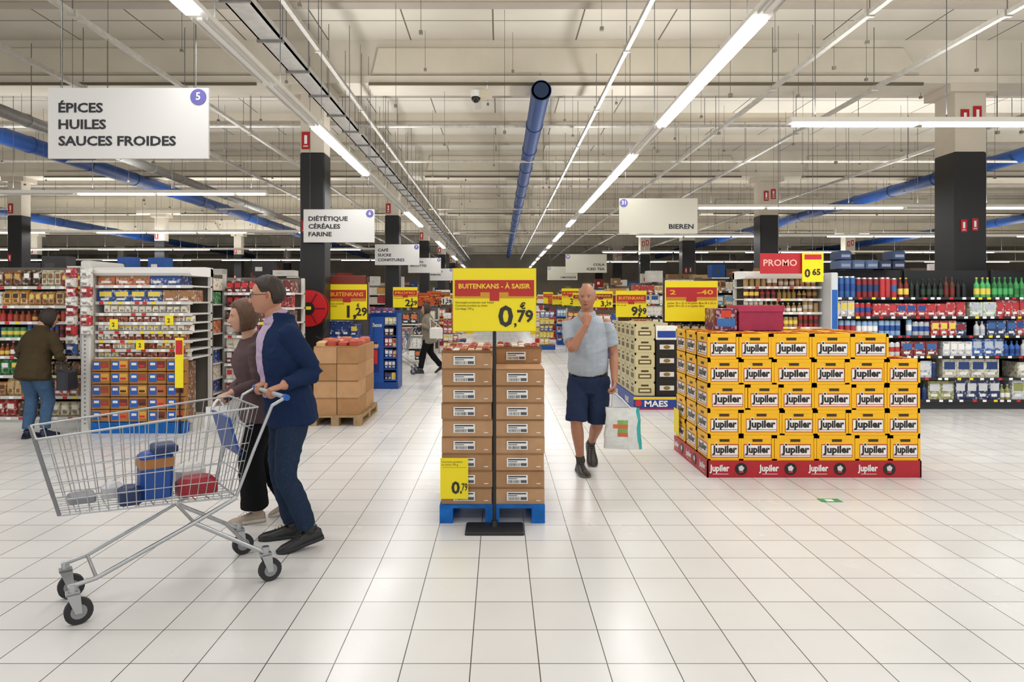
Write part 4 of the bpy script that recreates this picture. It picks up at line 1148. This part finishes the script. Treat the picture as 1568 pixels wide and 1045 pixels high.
        for i, p in enumerate(P):
            if cloth[i]:
                a = noise.noise(Vector((p.x*9, p.y*9, p.z*10)))+.5*(1-2*abs(noise.noise(Vector((p.x*9+p.z*8, p.y*9, p.z*15-p.x*8)))))
                P[i] = p+Nn[i]*(a*wr*1.5)
        o = len(s.raw.v); s.raw.v += [tuple(p) for p in P]
        for f, g_ in zip(polys, pg):
            s.raw.f.append(tuple(i+o for i in f)); s.raw.m.append(s.g[g_][0]); s.raw.c.append(s.g[g_][1]); s.raw.s.append(True)
        return s.raw.build(s.name)

def torso(F, grp, pel, nb, L, rows, dome=(.2, .6)):
    pel, nb = Vector(pel), Vector(nb)
    fwd = Vector((0, 0, 1)).cross(Vector(L)) * -1
    P = [(pel.lerp(nb, t)+fwd*o, a, d) for (t, a, d, o) in rows]
    F.loft(grp, P, L, dome=dome)

def S(a, b_, x):
    t = max(0, min(1, (x-a)/(b_-a))); return t*t*(3-2*t)
def short_hair(v, d):
    y = d[1]
    zh = .02+.056*S(.3, .7, y)-.078*(1-S(-.42, -.15, y))
    return (v.z-zh)/.028
def bob_hair(v, d):
    y = d[1]
    t = S(.25, .62, y); zh = -.115*(1-t)+.068*t
    return (v.z-zh)/.03

def leg(F, grp, hip, knee, ank, r=(.098, .085, .068, .064, .058), end=.97, dome=.1):
    hip, knee, ank = Vector(hip), Vector(knee), Vector(ank)
    F.loft(grp, [(hip, r[0]), (hip.lerp(knee, .5), r[1]), (knee, r[2]), (knee.lerp(ank, .4), r[3]), (knee.lerp(ank, end), r[4])], (1, 0, 0), dome=(.8, dome))

# --- man pushing cart
SK = ('skin', H('#b98468'))
F = Fig('man_pushing_cart', {'skin': SK, 'jacket': ('fabric', H('#1c2c4c')), 'shirt': ('fabric', H('#b9a4bc')), 'pants': ('denim', H('#26344a')), 'shoe': ('leather', H('#1a1a1c')), 'sole': ('black_rubber', H('#2c2c2e')), 'hair': ('hair', H('#2e221a'))}, .005)
f = V(-.8, -.6, 0); L = V(.6, -.8, 0)
pel = V(-1.375, 4.37, .90); nb = V(-1.435, 4.31, 1.49)
torso(F, 'jacket', pel, nb, L, [(-.14, .212, .165, .0), (0, .203, .155, 0), (.3, .192, .147, .01), (.6, .205, .148, .012), (.78, .208, .132, 0), (.88, .175, .108, -.008), (.95, .12, .088, -.012), (1.0, .07, .07, -.01)])
F.loft('skin', [(nb-V(0, 0, .05), .058), (V(-1.465, 4.29, 1.55), .057)], L)
F.loft('shirt', [(nb+V(0, 0, -.03), .068, .070), (nb+V(0, 0, .04)+f*.01, .064, .066)], L, dome=(.1, .1))
F.loft('jacket', [(nb+V(0, 0, -.05)-f*.012, .108, .1), (nb+V(0, 0, .018)-f*.022, .088, .084)], L, dome=(.1, .1))
shL = nb+L*.188+V(0, 0, -.095); shR = nb-L*.188+V(0, 0, -.095)
hd = V(-.79, -.61, -.1)
hc = lambda y: V(-1.40+.61*y, 4.05-.79*y, 1.04)
wl_ = hc(.03)-hd*.075+V(0, 0, .03); wr_ = hc(-.21)-hd*.075+V(0, 0, .03)
F.arm(shL, (-1.19, 4.27, 1.14), wl_, hd+V(0, 0, -.15), (0, 0, -1), (-.61, .79, 0), curl=(50, 65, 50), ref=(0, 0, 1), thumb=30, r=1.02)
F.arm(shR, (-1.42, 4.52, 1.14), wr_, hd+V(0, 0, -.15), (0, 0, -1), (.61, -.79, 0), curl=(50, 65, 50), ref=(0, 0, 1), thumb=30, r=1.02)
F.loft('pants', [(pel-L*.06+V(0, 0, .0), .115), (pel+L*.06+V(0, 0, .0), .115)], (0, 0, 1))
leg(F, 'pants', pel-L*.09+V(0, 0, -.02), (-1.47, 4.44, .5), (-1.40, 4.50, .1))
leg(F, 'pants', pel+L*.09+V(0, 0, -.02), (-1.35, 4.20, .5), (-1.235, 4.29, .14))
F.shoe((-1.40, 4.50, .09), (-.96, -.3, 0), sc=1.05)
F.shoe((-1.235, 4.29, .125), (-.85, -.4, -.22), sc=1.05)
F.head((-1.485, 4.27, 1.632), (-.97, -.25, -.06), hair=short_hair, hairt=.015, glasses=True, brow='#2e221a')
def rec(c, n_, g_):
    if g_ == 'jacket':
        d = c-nb; s_ = d.dot(L); fr = d.dot(f)
        w_ = .072-.04*max(0, (1.45-c.z)/.5)
        if fr > .05 and c.z > .98 and -w_ < s_ < w_ and (c-shL).length > .12 and n_.dot(f) > .1: return 'shirt'
    return g_
F.finish(rec, wr=.006)

# --- woman beside cart
F = Fig('woman_walking', {'skin': ('skin', H('#c2937a')), 'jacket': ('fabric', H('#5c4a4c')), 'shirt': ('fabric', H('#a8746a')), 'pants': ('fabric', H('#141416')), 'shoe': ('leather', H('#a89684')), 'sole': ('black_rubber', H('#c9c2b6')), 'hair': ('hair', H('#5f4330'))}, .006)
f = V(-.85, -.52, 0); L = V(.52, -.85, 0)
pel = V(-1.73, 4.82, .85); nb = V(-1.77, 4.74, 1.35)
torso(F, 'jacket', pel, nb, L, [(-.16, .2, .155, .0), (.05, .185, .145, 0), (.35, .155, .118, .01), (.62, .17, .135, .02), (.78, .173, .115, 0), (.88, .145, .095, -.005), (.95, .1, .078, -.01), (1.0, .058, .056, -.01)])
F.loft('skin', [(nb-V(0, 0, .05), .05), (V(-1.785, 4.71, 1.42), .047)], L)
shL = nb+L*.16+V(0, 0, -.085); shR = nb-L*.16+V(0, 0, -.085)
F.arm(shL, (-1.66, 4.62, 1.02), (-1.79, 4.43, .98), (-.6, -.7, -.2), (0, 0, -1), (-.7, .6, 0), curl=(50, 60, 45), r=.85, sc=.9)
F.arm(shR, (-1.88, 4.9, 1.02), (-1.97, 4.72, .88), (-.4, -.5, -.7), (.6, -.5, 0), (-.6, -.7, .3), curl=(30, 40, 30), r=.85, sc=.9)
F.loft('pants', [(pel-L*.06+V(0, 0, -.02), .105), (pel+L*.06+V(0, 0, -.02), .105)], (0, 0, 1))
wide = (.095, .09, .085, .088, .095)
leg(F, 'pants', pel-L*.08+V(0, 0, -.03), (-1.72, 4.86, .48), (-1.58, 4.99, .15), r=wide, end=.95)
leg(F, 'pants', pel+L*.08+V(0, 0, -.03), (-1.77, 4.74, .47), (-1.76, 4.8, .1), r=wide, end=.95)
F.shoe((-1.76, 4.8, .08), (-.9, -.42, 0), sc=.9)
F.shoe((-1.57, 4.99, .12), (-.8, -.4, -.3), sc=.9)
F.head((-1.80, 4.69, 1.487), (-.85, -.5, -.1), sc=.94, hair=bob_hair, hairt=.02, brow='#4a3424', lips='#b0605c')
F.finish(wr=.005)
def carrier(name, c, w_, d_, h_, grip, cols, dirx=(1, 0, 0)):
    b = B(); c = Vector(c); dx = Vector(dirx).normalized(); dy = Vector((0, 0, 1)).cross(dx)
    nx, nz = 10, 10; vs = []
    N = 32
    for j in range(nz+1):
        t = j/nz
        for i in range(N):
            a = 2*math.pi*i/N
            ca, sa = math.cos(a), math.sin(a)
            ex = .35
            x = math.copysign(abs(ca)**ex, ca) if abs(ca) > .5 else ca*1.45; y = math.copysign(abs(sa)**ex, sa)
            k = 1-.1*t; ky = (1-.75*t**2)
            p = c+dx*(x*w_/2*k)+dy*(y*d_/2*ky)+Vector((0, 0, -h_/2+h_*t))
            p += Vector((noise.noise(p*14), noise.noise(p*14+Vector((5, 0, 0))), 0))*.012
            vs.append(p)
    for j in range(nz):
        for i in range(N):
            k = (i+1) % N
            mid = (vs[j*N+i]+vs[j*N+k])/2-c; u = mid.dot(dx)/w_; z = mid.z/h_
            col = cols[0]
            if len(cols) > 1:
                if u > .36: col = cols[1]
                elif abs(u+.05) < .15 and -.25 < z < .15: col = cols[2] if (j % 2) else cols[3]
            b.add([vs[j*N+i], vs[j*N+k], vs[(j+1)*N+k], vs[(j+1)*N+i]], [(0, 1, 2, 3)], 'plain_packaging', H(col), True)
    b.add([vs[i] for i in range(N)], [tuple(reversed(range(N)))], 'plain_packaging', H(cols[0]))
    g = Vector(grip)
    for sg in (-1, 1):
        a = c+dx*(-w_*.28)+dy*(.012*sg)+V(0, 0, h_/2-.03); e = c+dx*(w_*.28)+dy*(.012*sg)+V(0, 0, h_/2-.03)
        b.path([a, a.lerp(g, .6)+V(0, 0, .01), g+dy*.004*sg, e.lerp(g, .6)+V(0, 0, .01), e], .008, 'plain_packaging', H(cols[0]), 6)
    return b.build(name)
carrier('white_carrier_bag', (-1.84, 4.35, .83), .16, .1, .16, (-1.835, 4.355, .955), ['#ecebe8'], (.8, .6, 0))

# --- man with hand on chin
F = Fig('man_with_shopping_bag', {'skin': ('skin', H('#b07a5e')), 'shirt': ('fabric', H('#a9b2bb')), 'shorts': ('fabric', H('#28344f')), 'belt': ('leather', H('#2a1e16')), 'shoe': ('leather', H('#2e2a28')), 'sole': ('black_rubber', H('#6a655e')), 'hair': ('hair', H('#8e8880')), 'sock': ('fabric', H('#4a4846'))}, .0055)
f = V(-.2, -.98, 0).normalized(); L = V(.98, -.2, 0).normalized()
pel = V(.82, 6.16, .92); nb = V(.805, 6.11, 1.475)
torso(F, 'shirt', pel, nb, L, [(.05, .176, .136, .014), (.14, .182, .145, .022), (.35, .178, .142, .028), (.6, .183, .13, .015), (.78, .186, .115, 0), (.88, .155, .098, -.008), (.95, .105, .08, -.01), (1.0, .062, .06, -.01)], dome=(.1, .6))
F.loft('shirt', [(nb+V(0, 0, -.035), .085, .08), (nb+V(0, 0, .018)+f*.008, .070, .069)], L, dome=(.1, .1))
F.loft('skin', [(nb-V(0, 0, .05), .058), (nb+V(0, 0, .07)+f*.03, .056)], L)
F.loft('belt', [(pel+V(0, 0, .0)+f*.01, .181, .140), (pel+V(0, 0, .028)+f*.012, .181, .140)], L, dome=(.02, .02))
F.loft('shorts', [(pel+V(0, 0, -.14), .165, .12), (pel+V(0, 0, -.07), .18, .137), (pel+V(0, 0, -.005)+f*.01, .178, .137)], L, dome=(.6, .05))
shR = nb-L*.178+V(0, 0, -.085); shL = nb+L*.178+V(0, 0, -.085)
F.arm(shR, (.645, 5.93, 1.165), (.765, 5.885, 1.385), (.12, .12, .98), (.1, 1, 0), (-.98, .1, .2), sleeve='shirt', short=True, curl=(40, 50, 35), ref=(0, 1, 0), thumb=15)
F.arm(shL, (1.045, 6.1, 1.12), (1.03, 5.98, .87), (0, -.05, -1), (-.95, .1, 0), (-.2, -.98, 0), sleeve='shirt', short=True, curl=(45, 60, 50), ref=(0, 1, 0), thumb=30)
for (hp, kn, an) in (((.73, 6.17, .86), (.70, 6.08, .50), (.755, 6.2, .1)), ((.915, 6.13, .86), (.905, 6.15, .47), (.895, 6.5, .21))):
    hp, kn, an = V(*hp), V(*kn), V(*an)
    F.loft('skin', [(hp.lerp(kn, .4), .075), (kn, .054), (kn.lerp(an, .3), .057), (kn.lerp(an, .7), .042), (an, .035)], (1, 0, 0))
    F.loft('shorts', [(hp, .1), (hp.lerp(kn, .5), .098), (hp.lerp(kn, 1.0), .096, .094)], (1, 0, 0), dome=(.8, .05))
    F.loft('sock', [(kn.lerp(an, .85), .041), (an, .042)], (1, 0, 0), dome=(.1, .5))
F.shoe((.755, 6.2, .09), (.12, -1, 0), sc=1.08)
F.shoe((.895, 6.5, .20), (.0, -.75, -.6), sc=1.08)
def sparse(v, d):
    lo = .012+.068*d[1]
    return min((v.z-lo)/.02, (.07-v.z)/.02, (.35-d[1])/.2)
F.head((.795, 6.055, 1.63), (-.28, -.96, -.04), hair=sparse, hairt=.004, brow='#8e8880', lips='#9a5c50')
def rec2(c, n_, g_):
    if g_ == 'shirt' and abs((c-nb).dot(L)) < .012 and 1.3 < c.z < 1.46 and n_.dot(f) > .3: return 'placket'
    return g_
F.g['placket'] = ('fabric', H('#939ca6'))
F.finish(rec2, wr=.006)
carrier('shopping_bag', (1.1, 5.965, .46), .33, .14, .36, (1.02, 5.965, .775), ['#d8dad6', '#2fa5a0', '#c8663c', '#7aa85a'], (.97, -.1, 0))

# --- woman at left shelf
F = Fig('woman_browsing_shelf', {'skin': ('skin', H('#c0907a')), 'jacket': ('fabric', H('#453a28')), 'pants': ('denim', H('#46617f')), 'shoe': ('leather', H('#1f2840')), 'sole': ('black_rubber', H('#2a2a2e')), 'hair': ('hair', H('#2c201a'))}, .0075)
f = V(.3, .95, 0).normalized(); L = V(-.95, .3, 0).normalized()
pel = V(-5.40, 7.72, .80); nb = V(-5.365, 7.80, 1.27)
torso(F, 'jacket', pel, nb, L, [(-.22, .21, .17, .0), (0, .195, .16, 0), (.35, .17, .135, 0), (.62, .19, .14, 0), (.78, .188, .125, 0), (.88, .155, .105, 0), (.95, .11, .085, 0), (1.0, .07, .068, 0)])
F.loft('skin', [(nb-V(0, 0, .05), .05), (nb+V(0, .02, .06), .047)], L)
F.loft('jacket', [(nb+V(0, 0, -.03), .085, .08), (nb+V(0, 0, .03), .075, .075)], L, dome=(.1, .1))
shL = nb+L*.165+V(0, 0, -.08); shR = nb-L*.165+V(0, 0, -.08)
F.arm(shR, (-5.12, 7.74, .96), (-5.2, 7.92, .90), (0, 1, -.1), (-1, 0, 0), (0, 0, 1), curl=(40, 50, 40), r=.95, sc=.9)
F.arm(shL, (-5.62, 7.78, .96), (-5.5, 7.97, .97), (.2, 1, .1), (1, 0, 0), (0, 0, 1), curl=(40, 50, 40), r=.95, sc=.9)
leg(F, 'pants', pel+L*.09, (-5.475, 7.8, .45), (-5.47, 7.72, .1), r=(.1, .092, .07, .062, .055))
leg(F, 'pants', pel-L*.09, (-5.3, 7.82, .45), (-5.3, 7.76, .1), r=(.1, .092, .07, .062, .055))
F.shoe((-5.47, 7.72, .08), (-.05, 1, 0), sc=.92); F.shoe((-5.3, 7.76, .08), (.2, .98, 0), sc=.92)
F.head((-5.325, 7.87, 1.385), (.55, .8, -.25), sc=.92, hair=bob_hair, hairt=.02, brow='#2c201a')
F.finish(wr=.007)
b = B()
b.cbox(-5.11, -4.98, 7.66, 7.88, .56, .78, 'leather', H('#23262e'), .02)
b.path([(-5.05, 7.7, .78), (-5.12, 7.76, .92), (-5.12, 7.8, .92), (-5.05, 7.86, .78)], .008, 'leather', H('#23262e'), 6)
b.build('handbag')

# --- distant shopper in aisle
F = Fig('woman_pushing_cart', {'skin': ('skin', H('#c09078')), 'jacket': ('fabric', H('#8c8272')), 'pants': ('fabric', H('#17171a')), 'shoe': ('leather', H('#1a1a1c')), 'sole': ('black_rubber', H('#3a3a3a')), 'hair': ('hair', H('#3a2c22'))}, .011)
f = V(-1, -.1, 0).normalized(); L = V(.1, -1, 0).normalized()
pel = V(-1.54, 14.6, .82); nb = V(-1.58, 14.6, 1.28)
torso(F, 'jacket', pel, nb, L, [(-.3, .2, .16, .0), (0, .185, .145, 0), (.35, .165, .13, 0), (.62, .18, .14, 0), (.8, .18, .12, 0), (.92, .12, .09, 0), (1.0, .07, .065, 0)])
F.loft('skin', [(nb-V(0, 0, .05), .05), (nb+V(-.02, 0, .06), .047)], L)
shL = nb+L*.165+V(0, 0, -.08); shR = nb-L*.165+V(0, 0, -.08)
F.arm(shL, (-1.5, 14.4, 1.0), (-1.68, 14.42, 1.07), (-1, 0, -.1), (0, 0, -1), (0, 1, 0), curl=(45, 60, 50), r=.95, sc=.95)
F.arm(shR, (-1.5, 14.8, 1.0), (-1.68, 14.72, 1.07), (-1, 0, -.1), (0, 0, -1), (0, -1, 0), curl=(45, 60, 50), r=.95, sc=.95)
leg(F, 'pants', pel+L*.08, (-1.66, 14.52, .46), (-1.72, 14.5, .1))
leg(F, 'pants', pel-L*.08, (-1.52, 14.68, .45), (-1.3, 14.7, .16))
F.shoe((-1.72, 14.5, .08), (-1, -.05, 0)); F.shoe((-1.3, 14.7, .16), (-.8, 0, -.5))
F.head((-1.61, 14.59, 1.405), (-1, -.15, -.05), sc=.95, hair=bob_hair, hairt=.018)
F.finish(wr=.006)
b = B(); b.cbox(-1.5, -1.22, 14.22, 14.32, .78, 1.02, 'leather', H('#e4e0d8'), .03)
b.path([(-1.48, 14.27, 1.0), (-1.5, 14.33, 1.22), (-1.24, 14.27, 1.0)], .01, 'leather', H('#d0ccc2'), 6); b.build('handbag')

# ------------------------------------------------------------------ camera
cam = bpy.data.cameras.new('Camera'); co = bpy.data.objects.new('Camera', cam); COLL.objects.link(co)
co.location = (0, 0, 1.6); co.rotation_euler = (math.radians(90), 0, 0)
cam.sensor_width = 36; cam.lens = 1020/1568*36
cam.shift_x = .0121; cam.shift_y = -.0399; cam.clip_end = 200
scene.camera = co
scene.view_settings.view_transform = 'Standard'
